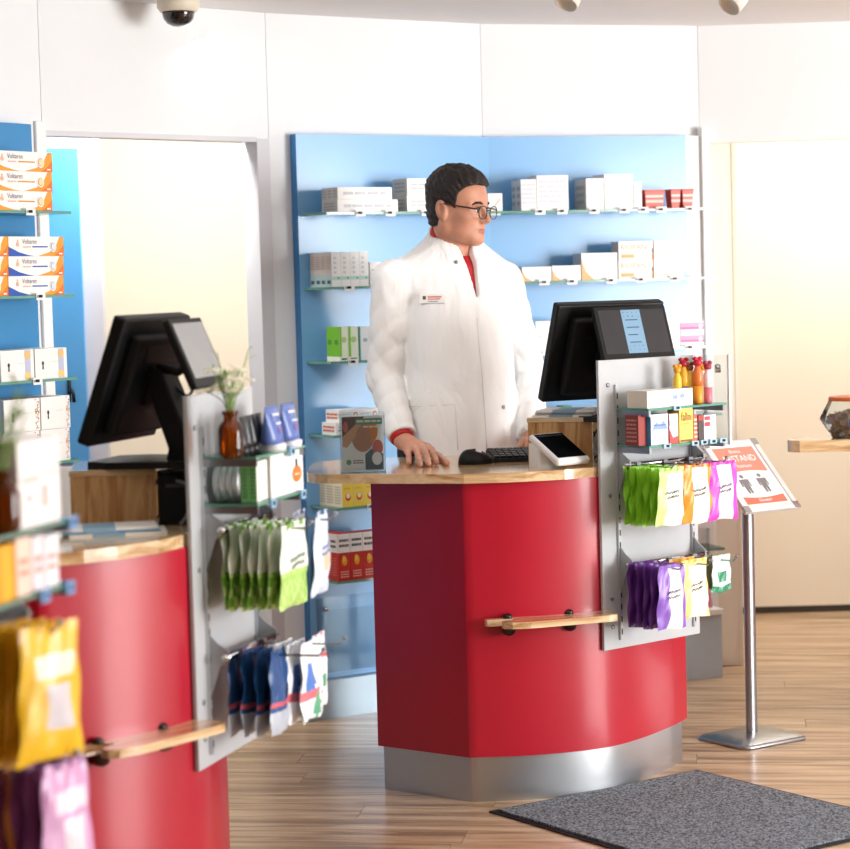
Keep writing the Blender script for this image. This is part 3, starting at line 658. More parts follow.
# ================================================================== ceiling things
dc = thing('dome_camera', (at(178, 5, 6.84).x, 6.84, ZC), 0, 'cream and black security dome camera hanging below the ceiling at upper left', 'camera')
m = MB(); m.lathe([(0.066, 0), (0.066, -0.03), (0.058, -0.042), (0.055, -0.045)], 24); m.build('housing', C('#E6DCC8', 0.5), dc)
m = MB(); m.lathe([(0.05, -0.044), (0.05, -0.05), (0.046, -0.066), (0.035, -0.080), (0.018, -0.088), (0.003, -0.090)], 24); m.build('dome', C('#1A1510', 0.08, coat=0.6), dc)
def spot(px, py, label, tx, dz=0.0):
    p = at(px, py, 6.55); root = thing('ceiling_spotlight', (p.x, p.y, ZC), 0, label, 'spotlight', 'ceiling spotlights')
    m = MB(); m.lathe([(0.045, 0), (0.045, -0.015), (0.01, -0.02)], 16); m.build('base', WHITE, root)
    m = MB(); m.tube([(0, 0, -0.015), (0, 0, -0.05)], 0.007, 8); m.build('stem', WHITE, root)
    T = Matrix.Translation((0, 0, -0.085+dz)) @ Matrix.Rotation(R(tx), 4, 'Y') @ Matrix.Rotation(R(-25), 4, 'X')
    m = MB(); m.M = T; m.lathe([(0.012, 0.055), (0.030, 0.045), (0.036, 0.0), (0.036, -0.05), (0.032, -0.05), (0.030, -0.035), (0.004, -0.03)], 18); m.build('head', C('#EFE9DF', 0.4), root)
    return root
spot(572, 3, 'white ceiling spotlight head at the top edge above the customer display', 25, 0.035)
spot(738, 10, 'white ceiling spotlight head at the top edge above the right doorway', 40, 0.01)

def fill_spot(loc, target, label, energy, cone):  # out-of-view fitting and lamp, added as fill light
    d = (Vector(target)-Vector(loc)); root = thing('ceiling_spotlight', (loc[0], loc[1], ZC), math.degrees(math.atan2(d.y, d.x)), label, 'spotlight', 'ceiling spotlights')
    m = MB(); m.lathe([(0.045, 0), (0.045, -0.015), (0.01, -0.02)], 16); m.build('base', WHITE, root)
    m = MB(); m.tube([(0, 0, -0.015), (0, 0, -0.05)], 0.007, 8); m.build('stem', WHITE, root)
    T = Matrix.Translation((0, 0, -0.085)) @ Matrix.Rotation(-math.atan2(math.hypot(d.x, d.y), -d.z), 4, 'Y')
    m = MB(); m.M = T; m.lathe([(0.012, 0.055), (0.030, 0.045), (0.036, 0.0), (0.036, -0.05), (0.032, -0.05), (0.030, -0.035), (0.004, -0.03)], 18); m.build('head', C('#EFE9DF', 0.4), root)
    l = bpy.data.lights.new('fill_spot_lamp', 'SPOT'); l.energy = energy; l.spot_size = R(cone); l.spot_blend = 0.7; l.shadow_soft_size = 0.05; l.color = (1.0, 0.98, 0.95)
    o = bpy.data.objects.new('fill_spot_lamp', l); COL.objects.link(o); e = d.normalized()
    o.location = Vector((loc[0], loc[1], ZC-0.085)) + e*0.06; o.rotation_euler = d.to_track_quat('-Z', 'Y').to_euler()
fill_spot((-0.75, 5.1, ZC), (0.02, 6.85, 1.30), 'white fill spotlight added above the frame, aimed at the man', 14, 42)
fill_spot((-0.45, 5.5, ZC), (-0.15, 7.35, 0.75), 'white fill spotlight added above the frame, aimed at the left blue shelves', 22, 40)

# ================================================================== coin tub
tb = thing('coin_tub', (at(857, 440, 6.985).x, 6.985, ZT), 0, 'clear plastic tub of collected coins with orange rim on the right counter', 'tub')
pf = [(0.078, 0.0), (0.118, 0.06), (0.112, 0.075), (0.085, 0.125)]
m = MB(); m.lathe(pf, 8, sm=False); m.f = m.f[:-2] + [m.f[-2]]; m.m = m.m[:len(m.f)]; m.sm = m.sm[:len(m.f)]; m.build('tub_wall', ACRYL, tb)
m = MB(); m.lathe([(0.086, 0.118), (0.089, 0.118), (0.087, 0.130), (0.084, 0.130)], 24); m.build('rim', C('#E8702A', 0.45), tb)
m = MB(); m.lathe([(0.028, 0), (0.028, 0.002)], 20); st = m.build('sticker', C('#D2232E', 0.4), tb, (0.0, -0.098, 0.098), rot=(R(115), 0, 0))
m = MB()
rr = random.Random(5); cm = [C('#C89068', 0.5), C('#C8B084', 0.5), C('#B4B2AA', 0.5), C('#A0846A', 0.5)]
for k in range(260):
    z = rr.uniform(0.004, 0.078); rm = (0.076+(0.116-0.076)*min(z, 0.06)/0.06)*0.88 - (0.02 if z > 0.07 else 0); a = rr.uniform(0, 2*math.pi); q = rm*math.sqrt(rr.uniform(0.35, 1))*0.93
    m.M = Matrix.Translation((q*math.cos(a), q*math.sin(a), z)) @ Euler((rr.uniform(-1.2, 1.2), rr.uniform(-1.2, 1.2), 0)).to_matrix().to_4x4()
    m.lathe([(0.0105, 0), (0.0105, 0.002)], 9, rr.randrange(4), sm=False)
co = m.build('coins', cm, tb); co['kind'] = 'stuff'
m = MB(); m.box(-0.045, 0.03, -0.0015, 0.0, -0.013, 0.013); m.build('blue_label', C('#2E568C', 0.5), tb, (0.0, -0.1095, 0.052), rot=(R(-30), 0, 0))

# ================================================================== goods on the wall shelves
def plain(text_col='#C9CBD0', n=3, a=(0.1, 0.9), b=(0.3, 0.75), seed=1):
    def f(F, L, T, m): F.lines(a[0], b[0], a[1], b[1], n, m(text_col), seed=seed); L.lines(0.15, 0.15, 0.85, 0.85, 3, m('#9FA2A4'), seed=seed+1)
    return f
GREY_END = '#C9C6C0'
# -- far left unit
def gel(blue):
    def f(F, L, T, m):
        o1, o2, bl, gr = m('#F0A030'), m('#E87A22'), m('#2A57B8'), m('#8E8A94')
        F.poly([(0, 0), (0.46, 0), (0.34, 0.06), (0.18, 0.2), (0, 0.48)], bl if blue else o1)
        F.poly([(0.52, 0), (1, 0), (1, 1), (0.93, 1), (0.86, 0.55), (0.74, 0.2)], o1); F.poly([(0.8, 0), (1, 0), (1, 0.6), (0.9, 0.2)], o2, 2)
        F.disc(0.80, 0.48, 0.058, 0.28, m('#FFFFFF'), 3); F.disc(0.80, 0.48, 0.045, 0.22, m('#9AA6B8' if blue else '#C98A3A'), 4); F.disc(0.80, 0.48, 0.038, 0.185, m('#DDE8F2' if blue else '#F6DDA8'), 5)
        F.text('Voltaren', 0.24, 0.62, 0.50, 0.88, gr, 3); F.rect(0.42, 0.44, 0.70, 0.51, bl if blue else m('#D9922E'), 3); F.lines(0.25, 0.40, 0.40, 0.55, 1, m('#E8B8B0'), 3, 2)
        F.disc(0.16, 0.6, 0.025, 0.12, m('#F0B8A0'), 3); F.disc(0.16, 0.78, 0.012, 0.06, m('#F0B8A0'), 3); F.lines(0.90, 0.05, 0.97, 0.2, 1, m('#FFFFFF'), 5, 3)
    return f
NL = 0.185
ord3 = ['lowest', 'middle', 'topmost']
for k in range(3):
    on_face(fL, SH[0]+k*0.0565, NL, -8, 52, 0.06, 0.056, 'gel_carton', f'white and orange pain gel carton on the upper left shelf, {ord3[k]} of three', 'carton', 'pain gel cartons', '#FBF7F2', gel(False), side='#E9682A')
    on_face(fL, SH[1]+k*0.0565, NL, 8.5, 63.5, 0.06, 0.056, 'gel_carton', f'blue-cornered pain gel carton on the second left shelf, {ord3[k]} of its stack', 'carton', 'pain gel cartons', '#FBF7F2', gel(True), side='#F0A030')
    on_face(fL, SH[1]+k*0.0565, NL, -46, 8, 0.06, 0.056, 'gel_carton', f'white and orange pain gel carton cut by the left edge, {ord3[k]} of the left stack', 'carton', 'pain gel cartons', '#FBF7F2', gel(False), side='#F0A030')
def keybox(cols):
    def f(F, L, T, m):
        k = m('#2A2622'); F.disc(0.24, 0.52, 0.035, 0.07, k); F.poly([(0.225, 0.5), (0.255, 0.5), (0.265, 0.32), (0.215, 0.32)], k); F.rect(0.03, 0.03, 0.97, 0.035, m('#D8D6D2')); F.rect(0.5, 0.55, 0.75, 0.57, m('#D8D6D2'))
        rr = random.Random(len(cols))
        if cols == 'band':
            F.rect(0.73, 0.02, 0.90, 0.98, m('#BFC4DC')); F.disc(0.81, 0.82, 0.09, 0.14, m('#F0C078'), 2); F.disc(0.80, 0.15, 0.09, 0.13, m('#F2D080'), 2)
        else:
            for q in range(26): F.disc(rr.uniform(0.86, 0.97), rr.uniform(0.05, 0.95), 0.016, 0.025, m(rr.choice(['#C8453C', '#5A8A50', '#D8A040', '#7A3A60'])), 2, 6)
    return f
on_face(fL, SH[2], NL, 0.5, 34, 0.11, 0.088, 'tin_box', 'white gift tin with keyhole motif on the third left shelf, cut by the frame', 'box', None, '#F6F4F0', keybox('band'))
on_face(fL, SH[2], NL, 35, 67, 0.11, 0.088, 'tin_box', 'white gift tin with keyhole motif on the third left shelf, beside the doorway', 'box', None, '#F6F4F0', keybox('band'))
for k in range(2):
    on_face(fL, SH[3]+k*0.095, NL, 4, 40, 0.11, 0.094, 'tin_box', f'white floral tin behind the brown vase, {("lower", "upper")[k]} one of its pair', 'box', None, '#F6F4F0', keybox('floral'))
    on_face(fL, SH[3]+k*0.095, NL, 41, 70, 0.11, 0.094, 'tin_box', f'white floral tin beside the blue doorway panel, {("lower", "upper")[k]} one of its pair', 'box', None, '#F6F4F0', keybox('floral'))
# -- left half behind the man
N0 = 0.185
on_face(fBC, SH[0], N0, 337.5, 398, 0.10, 0.041, 'medicine_carton', 'long white carton with grey end on the top shelf left of the head, bottom layer', 'carton', None, '#F7F7F6', plain(n=1, seed=3), side=GREY_END)
for k in range(3):
    on_face(fBC, SH[0]+0.0415, N0-0.034*k, 337.5, 392+(k == 2)*3, 0.033, 0.040, 'medicine_carton', f'slim white carton on the top shelf, {("front", "middle", "rear")[k]} one of the upper layer', 'carton', 'slim white cartons on the top shelf', '#F8F8F7', plain(n=1, seed=5+k), side=GREY_END, nref=N0)
for k in range(2):
    on_face(fBC, SH[0]+k*0.056, N0, 407, 446, 0.09, 0.055, 'medicine_carton', f'white carton with grey end just behind the head, {("lower", "upper")[k]} of two', 'carton', None, '#F7F7F6', plain(n=2, seed=8+k), side=GREY_END)
def teal(F, L, T, m):
    F.rect(0, 0.20, 1, 0.30, m('#BFE6D6')); F.disc(0.7, 0.25, 0.12, 0.03, m('#4DB890'), 2); F.lines(0.2, 0.35, 0.5, 0.9, 4, m('#D6D8DA'), 2, 4); L.rect(0, 0, 1, 0.32, m('#B8D4D6')); L.lines(0.2, 0.05, 0.8, 0.25, 1, m('#45505A'), 2, 2); L.lines(0.1, 0.5, 0.9, 0.9, 6, m('#C8A898'), 2, 3)
pxs = [331.5, 341, 350.5, 359.5, 368.5]
for k in range(4):
    on_face(fBC, SH[1], N0, pxs[k], pxs[k+1], 0.034, 0.114, 'medicine_carton', f'tall white green-striped carton on the second shelf, {("first", "second", "third", "fourth")[k]} from the left', 'carton', 'tall green-striped cartons', '#F6F7F6', teal, side='#CFCBC4')
for r in range(1, 4):
    on_face(fBC, SH[1], N0-0.0345*r, 331.5, 341, 0.034, 0.114, 'medicine_carton', f'tall white green-striped carton at the row end, {("second", "third", "rearmost")[r-1]} from the shelf front', 'carton', 'tall green-striped cartons', '#F6F7F6', teal, side='#CFCBC4', nref=N0)
on_face(fBC, SH[1], N0, 370, 384, 0.08, 0.078, 'medicine_carton', 'low white carton half hidden behind the white coat shoulder', 'carton', None, '#F7F7F6', plain(seed=11))
def green(full):
    def f(F, L, T, m):
        F.rect(0, 0, 1, 0.12, m('#F0F4E8')); F.disc(0.5, 0.62, 0.3, 0.09, m('#B8D890' if not full else '#4E9A2E'), 2); F.rect(0.15, 0.03, 0.8, 0.08, m('#3B4A3A'), 2); L.rect(0, 0, 1, 0.13, m('#EFF3EA')); L.disc(0.5, 0.55, 0.3, 0.08, m('#4E9A2E'), 2)
        if not full: F.rect(0.0, 0.12, 0.22, 1, m('#8CCB3F'), 2)
    return f
gx = [339.5, 348.5, 358.5]
for k in range(2):
    on_face(fBC, SH[2], N0, gx[k], gx[k+1], 0.04, 0.112, 'medicine_carton', f'white and lime green carton on the third shelf, {("left", "right")[k]} one of the front pair', 'carton', 'lime green cartons', '#EAF5DC', green(False), side='#7CC32C')
on_face(fBC, SH[2], N0-0.041, 339.5, 348.5, 0.04, 0.112, 'medicine_carton', 'lime green carton on the third shelf, behind the front pair', 'carton', 'lime green cartons', '#7CC32C', green(True), side='#7CC32C', nref=N0)
on_face(fBC, SH[2], N0, 359.5, 371, 0.06, 0.11, 'medicine_carton', 'white carton with teal edge next to the lime green cartons', 'carton', None, '#F5F8F8', lambda F, L, T, m: (F.rect(0, 0, 0.08, 1, m('#3FA7A0')), F.disc(0.5, 0.6, 0.2, 0.06, m('#A8C8D0'))), side='#3FA7A0')
def redblue(F, L, T, m):
    for a in (0.02, 0.52):
        F.disc(a+0.40, 0.5, 0.06, 0.28, m('#D9603A')); F.disc(a+0.40, 0.5, 0.035, 0.16, m('#F8F6F2'), 2); F.lines(a+0.02, 0.30, a+0.3, 0.42, 1, m('#3C5A98'), 2, 2); F.lines(a+0.02, 0.55, a+0.3, 0.7, 1, m('#B8BCC8'), 2, 3)
    L.lines(0.1, 0.2, 0.9, 0.8, 2, m('#D9603A'))
on_face(fBC, SH[3], N0, 336, 379, 0.09, 0.040, 'medicine_carton', 'flat white carton with red rings behind the flyer holder, lower one', 'carton', None, '#F8F7F5', redblue)
on_face(fBC, SH[3]+0.041, N0-0.006, 339, 378, 0.085, 0.040, 'medicine_carton', 'flat white carton with red rings behind the flyer holder, upper one', 'carton', None, '#F8F7F5', redblue)
def yellow(F, L, T, m): F.disc(0.55, 0.42, 0.26, 0.17, m('#D8402F')); F.disc(0.55, 0.47, 0.18, 0.11, m('#F6EAC8'), 2); F.lines(0.2, 0.72, 0.8, 0.85, 1, m('#E8B830'), 2); L.lines(0.1, 0.1, 0.9, 0.9, 7, m('#C8BFA8'), 2)
yx = [342, 353, 364, 375, 386]
for k in range(4):
    on_face(fBC, SH[4], N0, yx[k], yx[k+1], 0.05, 0.078, 'medicine_carton', f'yellow carton with red dot under the worktop overhang, {("first", "second", "third", "fourth")[k]} from the left', 'carton', 'yellow cartons under the worktop', '#F4D64E', yellow, side='#EFE6CF')
for r in range(1, 3):
    on_face(fBC, SH[4], N0-0.052*r, 342, 353, 0.05, 0.078, 'medicine_carton', f'yellow carton with red dot in the {("middle", "rear")[r-1]} of the row end under the worktop', 'carton', 'yellow cartons under the worktop', '#F4D64E', yellow, side='#EFE6CF', nref=N0)
def redbox(F, L, T, m):
    F.rect(0, 0.60, 1, 1, m('#F2EFEA')); F.lines(0.1, 0.70, 0.9, 0.92, 2, m('#55504E'), 2); F.disc(0.5, 0.42, 0.22, 0.10, m('#F2A21E'), 2); F.disc(0.45, 0.47, 0.14, 0.07, m('#F6C84A'), 3); F.lines(0.15, 0.06, 0.85, 0.22, 3, m('#F0B0A0'), 2); L.rect(0, 0.60, 1, 1, m('#E6DFD6')); L.lines(0.2, 0.68, 0.8, 0.9, 2, m('#55504E'), 2); L.lines(0.15, 0.1, 0.85, 0.5, 8, m('#E06A5A'), 2)
rx = [338, 350.5, 363, 375.5, 388]
for k in range(4):
    on_face(fBC, SH[5], N0+0.005, rx[k], rx[k+1], 0.055, 0.155, 'medicine_carton', f'red and white carton on the lowest shelf, {("first", "second", "third", "fourth")[k]} from the left', 'carton', 'red cartons on the lowest shelf', '#C92A22', redbox, side='#C03028')
on_face(fBC, SH[5], N0-0.052, 338, 350.5, 0.055, 0.155, 'medicine_carton', 'red and white carton on the lowest shelf, behind the first of the row', 'carton', 'red cartons on the lowest shelf', '#C92A22', redbox, side='#C03028', nref=N0)
# -- right half behind the screen
N1 = 0.185
on_face(fCD, SH[0], N1, 488, 502.5, 0.07, 0.062, 'medicine_carton', 'small white carton with pink slash right beside the spectacles', 'carton', None, '#F8F7F6', lambda F, L, T, m: F.poly([(0.4, 0.3), (0.5, 0.3), (0.9, 0.7), (0.8, 0.7)], m('#F2B0A8')))
for k, (a, b, h, d, nn) in enumerate([(521, 536.5, 0.108, 0.05, 0), (536.8, 568.5, 0.121, 0.10, 0), (521, 536.5, 0.108, 0.045, 0.052)]):
    on_face(fCD, SH[0], N1-nn, a, b, d, h, 'medicine_carton', ('white carton of the left block on the top right shelf, narrow front one', 'white carton of the left block on the top right shelf, tallest one', 'white carton of the left block on the top right shelf, narrow one behind')[k], 'carton', None, '#F8F8F8', plain('#DADCE2', 5, (0.06, 0.94), (0.2, 0.9), 21+k), side='#CDCBC8', nref=N1)
for k, (a, b, h, d) in enumerate([(586, 604, 0.109, 0.11), (604.3, 633, 0.122, 0.11), (633.3, 642, 0.094, 0.09)]):
    on_face(fCD, SH[0], N1, a, b, d, h, 'medicine_carton', ('white carton of the middle block on the top right shelf, speckled left one', 'white carton of the middle block on the top right shelf, tallest one', 'white carton of the middle block on the top right shelf, lowest right one')[k], 'carton', None, '#F9F9F9', plain('#E4E4E8', 4, (0.06, 0.94), (0.2, 0.9), 31+k), side='#C2C0BC')
def tub_print(F, L, T, m): F.rect(0.05, 0.6, 0.95, 0.72, m('#F8DAD2')); F.rect(0.05, 0.32, 0.95, 0.46, m('#F5C9C0')); F.rect(-0.02, 0.9, 1.02, 1.0, m('#D8533F'), 2)
for k, (a, b) in enumerate([(645, 664.5), (671, 681), (682.5, 694)]):
    on_face(fCD, SH[0], N1, a, b, 0.055, 0.068 if k else 0.066, 'dressing_box', ('red and white flared box beside the white block, widest of three', 'red and white flared box at the shelf end, left of the close pair', 'red and white flared box at the very end of the top right shelf')[k], 'box', 'red flared boxes', '#E2695A', tub_print, side='#C8402F', taper=0.005)
def orange_c(F, L, T, m): F.poly([(0.0, 0), (0.35, 0.0), (0.12, 0.3), (0.0, 0.75)], m('#F3B878')); F.lines(0.3, 0.5, 0.85, 0.8, 2, m('#ECE2DC'), 2)
on_face(fCD, SH[1], N1, 522, 551.5, 0.07, 0.050, 'medicine_carton', 'low white carton with orange corner on the second right shelf, nearest the man', 'carton', None, '#F9F8F6', orange_c, side='#D6D0CC')
on_face(fCD, SH[1], N1, 552, 581, 0.07, 0.052, 'medicine_carton', 'low white carton with orange corner on the second right shelf, second from the man', 'carton', None, '#F9F8F6', orange_c, side='#D6D0CC')
on_face(fCD, SH[1], N1, 581.5, 617.5, 0.085, 0.093, 'medicine_carton', 'tall white carton with orange corner left of the orange lettered cartons', 'carton', None, '#F9F8F6', orange_c, side='#CFC9C6')
def rio(F, L, T, m): F.text('RIOPAN', 0.06, 0.55, 0.80, 0.85, m('#F0B89A'), 2); F.rect(0.06, 0.10, 0.46, 0.32, m('#F3BE86')); F.lines(0.09, 0.15, 0.4, 0.27, 1, m('#E69A50'), 2); F.lines(0.55, 0.14, 0.9, 0.26, 1, m('#F6DDC4'), 2); F.rect(0.965, 0.0, 1.0, 0.35, m('#E8923C')); F.rect(0.965, 0.38, 1.0, 0.6, m('#6A6460')); L.rect(0.2, 0.2, 0.8, 0.5, m('#E8923C'))
for k in range(2):
    on_face(fCD, SH[1]+k*0.0655, N1, 618.5, 653, 0.07, 0.065, 'antacid_carton', f'white carton with orange lettering on the second right shelf, {("lower", "upper")[k]} left', 'carton', 'orange lettered cartons', '#FAF7F3', rio, side='#D9CCC4')
    on_face(fCD, SH[1]+k*0.0655, N1, 653.8, 683, 0.07, 0.065, 'antacid_carton', f'white carton with faint orange stripe on the second right shelf, {("lower", "upper")[k]} right', 'carton', 'orange lettered cartons', '#FAF8F5', lambda F, L, T, m: F.lines(0.1, 0.12, 0.5, 0.25, 1, m('#F3C9A0'), 2), side='#E8923C')
def turq(F, L, T, m):
    L.rect(0, 0, 1, 1, m('#2B9FC0')); L.lines(0.1, 0.3, 0.9, 0.9, 3, m('#BFE4EC'), 2); L.rect(0, 0.0, 1, 0.15, m('#F4F8F8'), 2)
    F.rect(0, 0, 0.06, 1, m('#2B9FC0')); F.lines(0.15, 0.4, 0.5, 0.7, 2, m('#D8E4EA'), 2)
for k in range(2):
    on_face(fCD, SH[2]+k*0.053, N1, 533, 574, 0.09, 0.052, 'medicine_carton', f'white carton with turquoise end just right of the coat, {("lower", "upper")[k]} one', 'carton', None, '#F5F8F9', turq, side='#2B9FC0')
def pink(F, L, T, m): F.rect(0.0, 0.32, 1, 0.85, m('#E4A0C4')); F.rect(0, 0.32, 1, 0.5, m('#D860A8'), 2); F.disc(0.85, 0.55, 0.08, 0.2, m('#FFFFFF'), 3)
on_face(fCD, SH[2], N1, 655, 680, 0.08, 0.108, 'medicine_carton', 'tall white carton right of the customer display on the third shelf', 'carton', None, '#FAFAFA', plain('#E8E8EC', 3))
for k in range(2):
    on_face(fCD, SH[2]+k*0.045, N1, 680.5, 704, 0.08, 0.044, 'medicine_carton', f'white carton with magenta stripe right of the customer display, {("lower", "upper")[k]} one', 'carton', None, '#F8F4F7', pink)
on_face(fCD, SH[3], N1, 548, 562, 0.06, 0.045, 'medicine_carton', 'pink carton peeping out below the middle till screen', 'carton', None, '#E58AA8', plain('#F7D5E0', 2))
on_face(fCD, SH[3], N1, 563, 572, 0.06, 0.05, 'medicine_carton', 'green carton peeping out below the middle till screen', 'carton', None, '#4E9A58', plain('#D5EED8', 2))
on_face(fCD, SH[3], N1, 573, 604, 0.07, 0.042, 'medicine_carton', 'white carton peeping out below the middle till screen', 'carton', None, '#F7F7F6', plain('#C8D8CC', 2))
def purple(F, L, T, m): F.rect(0.05, 0.25, 0.95, 0.42, m('#B08AC8')); F.rect(0.05, 0.25, 0.6, 0.32, m('#7D4FA0'), 2); F.lines(0.1, 0.55, 0.8, 0.8, 2, m('#C8D4EC'), 2)
on_face(fCD, 0.55, N1, 686, 712, 0.08, 0.125, 'medicine_carton', 'white carton with violet band on the lower right shelf, beside the bags', 'carton', None, '#F4F5FA', purple)
m = None
lf = thing('leaflet', fCD.p(fCD.u(704, 0.11, 0.35), 0.11, 0.2505), fCD.yaw, 'leaning white leaflet with pink edge at the foot of the wall shelves', 'leaflet')
m = MB(); m.add([(-0.05, 0.05, 0.19), (0.02, 0.05, 0.19), (0.03, -0.005, 0.0), (-0.06, -0.005, 0.0), (-0.05, 0.052, 0.19), (0.02, 0.052, 0.19), (0.03, -0.002, 0.0), (-0.06, -0.002, 0.0)], [(3, 2, 1, 0), (4, 5, 6, 7), (0, 1, 5, 4), (1, 2, 6, 5), (2, 3, 7, 6), (3, 0, 4, 7)]); m.build('sheet', WHITE_P, lf)
m = MB(); m.add([(-0.06, -0.0062, 0.001), (0.03, -0.0062, 0.001), (0.0287, 0.0, 0.025), (-0.0587, 0.0, 0.025), (0.022, 0.0425, 0.17), (0.014, 0.042, 0.17), (0.02, -0.0058, 0.003)], [(0, 1, 2, 3), (1, 4, 5, 6)]); m.build('pink_edge', C('#D98AA0'), lf)

# ================================================================== goods on the counter displays
def bag(name, label, group, fr, u, n, ztop, w, h, t, colf, matf=None, seed=0, lean=0.0, turn=0.0, script=None, cols=(), side=None, hang=0.0):
    """Sealed pouch hanging from a peg: ztop is the peg height; front towards n."""
    rr = random.Random(seed); NU, NV = 14, 18
    mats = [C(colf, 0.35, var=0.08, scale=30, bump=0.25, bscale=35), C(side or colf, 0.35, var=0.08, scale=30, bump=0.25, bscale=35)] + [C(c, 0.35, var=0.05, scale=20) for c in cols]
    ph = [rr.uniform(0, 6.3) for _ in range(8)]
    def pt(i, j, s):
        a, b = i/NU, j/NV; x = (a-0.5)*w*(0.90+0.14*b+0.015*math.sin(7*b+ph[0]))
        body = max(0.0, (b-0.10)/0.90); prof = (math.sin(math.pi*min(body, 1))**0.55 if 0 < body < 1 else 0.0) * (0.75+0.5*body)
        y = s*t/2*prof*(math.sin(math.pi*a)**0.6 if 0 < a < 1 else 0)
        y += 0.0035*math.sin(9*a+ph[1])*math.sin(11*b+ph[2]) + 0.002*math.sin(23*a+13*b+ph[3])
        return (x, y + lean*b*h, -b*h + 0.012 + 0.003*math.sin(6*a+ph[4])*b)
    mb = MB()
    for s in (-1, 1):
        vs = [pt(i, j, s) for j in range(NV+1) for i in range(NU+1)]; fs = []; mi = []
        for j in range(NV):
            for i in range(NU):
                f = (j*(NU+1)+i, j*(NU+1)+i+1, (j+1)*(NU+1)+i+1, (j+1)*(NU+1)+i)
                fs.append(f[::-1] if s < 0 else f)
                mi.append((matf((i+0.5)/NU, (j+0.5)/NV) if (matf and s < 0) else (1 if (i in (0, NU-1)) or s > 0 else 0)))
        mb.add(vs, fs, mi, True)
    if script:
        c = len(mats); mats.append(C(script, 0.5))
        for (a0, a1, b, k) in ((0.25, 0.75, 0.42, 6), (0.28, 0.7, 0.50, 5)):
            pth = []
            for q in range(k*4+1):
                a = a0+(a1-a0)*q/(k*4); bb = b - 0.10*(a-0.5) + 0.022*math.sin(q*1.6+ph[5])
                p = pt(a*NU, bb*NV, -1); pth.append((p[0], p[1]-0.0025, p[2]))
            mb.tube(pth, w*0.009, 4, c)
    o = mb.build(name, mats, None, fr.p(u, n, ztop+hang), fr.yaw+turn, smooth=True)
    return tag(o, label, 'bag', group)
ordn = ['front', 'second', 'third', 'fourth', 'fifth', 'sixth', 'seventh', 'rearmost']
def band(c0=0.3, c1=0.82): return lambda a, b: 2 if (c0 < a < c1 and b > 0.06) else 0
# middle counter, upper pegs
def nm(k, n): return ordn[0] if k == n-1 else ('rearmost' if k == 0 else ordn[n-1-k])
for k in range(6):
    fr_ = (k == 5)
    bag('tea_bag_pouch', f'lime green sweets bag hanging at the middle counter, {nm(k, 6)} of six', 'lime green sweets bags', f1, 0.092, 0.050+k*0.0275, 0.912, 0.112, 0.162, 0.016, '#9BE03A' if not fr_ else '#C9EE8E', (lambda a, b: 2 if a > 0.32 and b > 0.1 else 0) if fr_ else None, 40+k, 0.10*(k/5-0.5)+rnd.uniform(-0.03, 0.03), rnd.uniform(-3, 3), '#4A4E3A' if fr_ else None, ('#F3F8E6',), side='#86D22C')
for k in range(2):
    bag('tea_bag_pouch', f'orange and white sweets bag hanging at the middle counter, {("rear", "front")[k]} one', 'orange sweets bags', f1, 0.205, 0.15+k*0.03, 0.912, 0.115, 0.165, 0.024, '#F29A35', band(0.3, 0.85) if k else None, 50+k, 0.02, rnd.uniform(-3, 3), '#5A4A3A' if k else None, ('#FAF4EC',), side='#C96A1E')
    bag('tea_bag_pouch', f'magenta and white sweets bag hanging at the middle counter, {("rear", "front")[k]} one', 'magenta sweets bags', f1, 0.31, 0.15+k*0.032, 0.912, 0.125, 0.165, 0.026, '#E04AC0', band(0.28, 0.8) if k else None, 54+k, 0.02, rnd.uniform(-2, 2), '#6A4A78' if k else None, ('#FBF3FA',), side='#B42A98')
# lower pegs
for k in range(5):
    fr_ = (k == 4)
    bag('tea_bag_pouch', f'purple sweets bag hanging low at the middle counter, {nm(k, 5)} of five', 'purple sweets bags', f1, 0.092, 0.06+k*0.030, 0.642, 0.112, 0.18, 0.020, '#8A5FC0' if fr_ else '#5A2C7E', band(0.34, 0.85) if fr_ else None, 60+k, 0.05*(k/4-0.5), rnd.uniform(-3, 3), '#3A3048' if fr_ else None, ('#F6F1F8',), side='#6A3A92' if not fr_ else '#8A5FC0')
for k in range(2):
    bag('tea_bag_pouch', f'yellow sweets bag hanging low at the middle counter, {("rear", "front")[k]} one', 'yellow sweets bags', f1, 0.20, 0.12+k*0.045, 0.645, 0.118, 0.165, 0.026, '#F6DC8A' if k else '#E0A040', (lambda a, b: 2 if 0.28 < a < 0.9 and b > 0.12 else 0) if k else None, 70+k, 0.0, 2, '#5A5048' if k else None, ('#FBF5E2',), side='#E8B84A')
bag('card_pouch', 'small mint green sachet card at the end of the low pegs', None, f1, 0.315, 0.165, 0.645, 0.085, 0.105, 0.006, '#CFEBDD', lambda a, b: 2 if (0.28 < a < 0.75 and 0.42 < b < 0.72) or b > 0.82 else 0, 74, 0, 3, None, ('#2F8A66',))
bag('card_pouch', 'small dark patterned sachet behind the mint green card', None, f1, 0.30, 0.135, 0.645, 0.06, 0.10, 0.006, '#8A8A6A', None, 75, 0, 3, None, ())
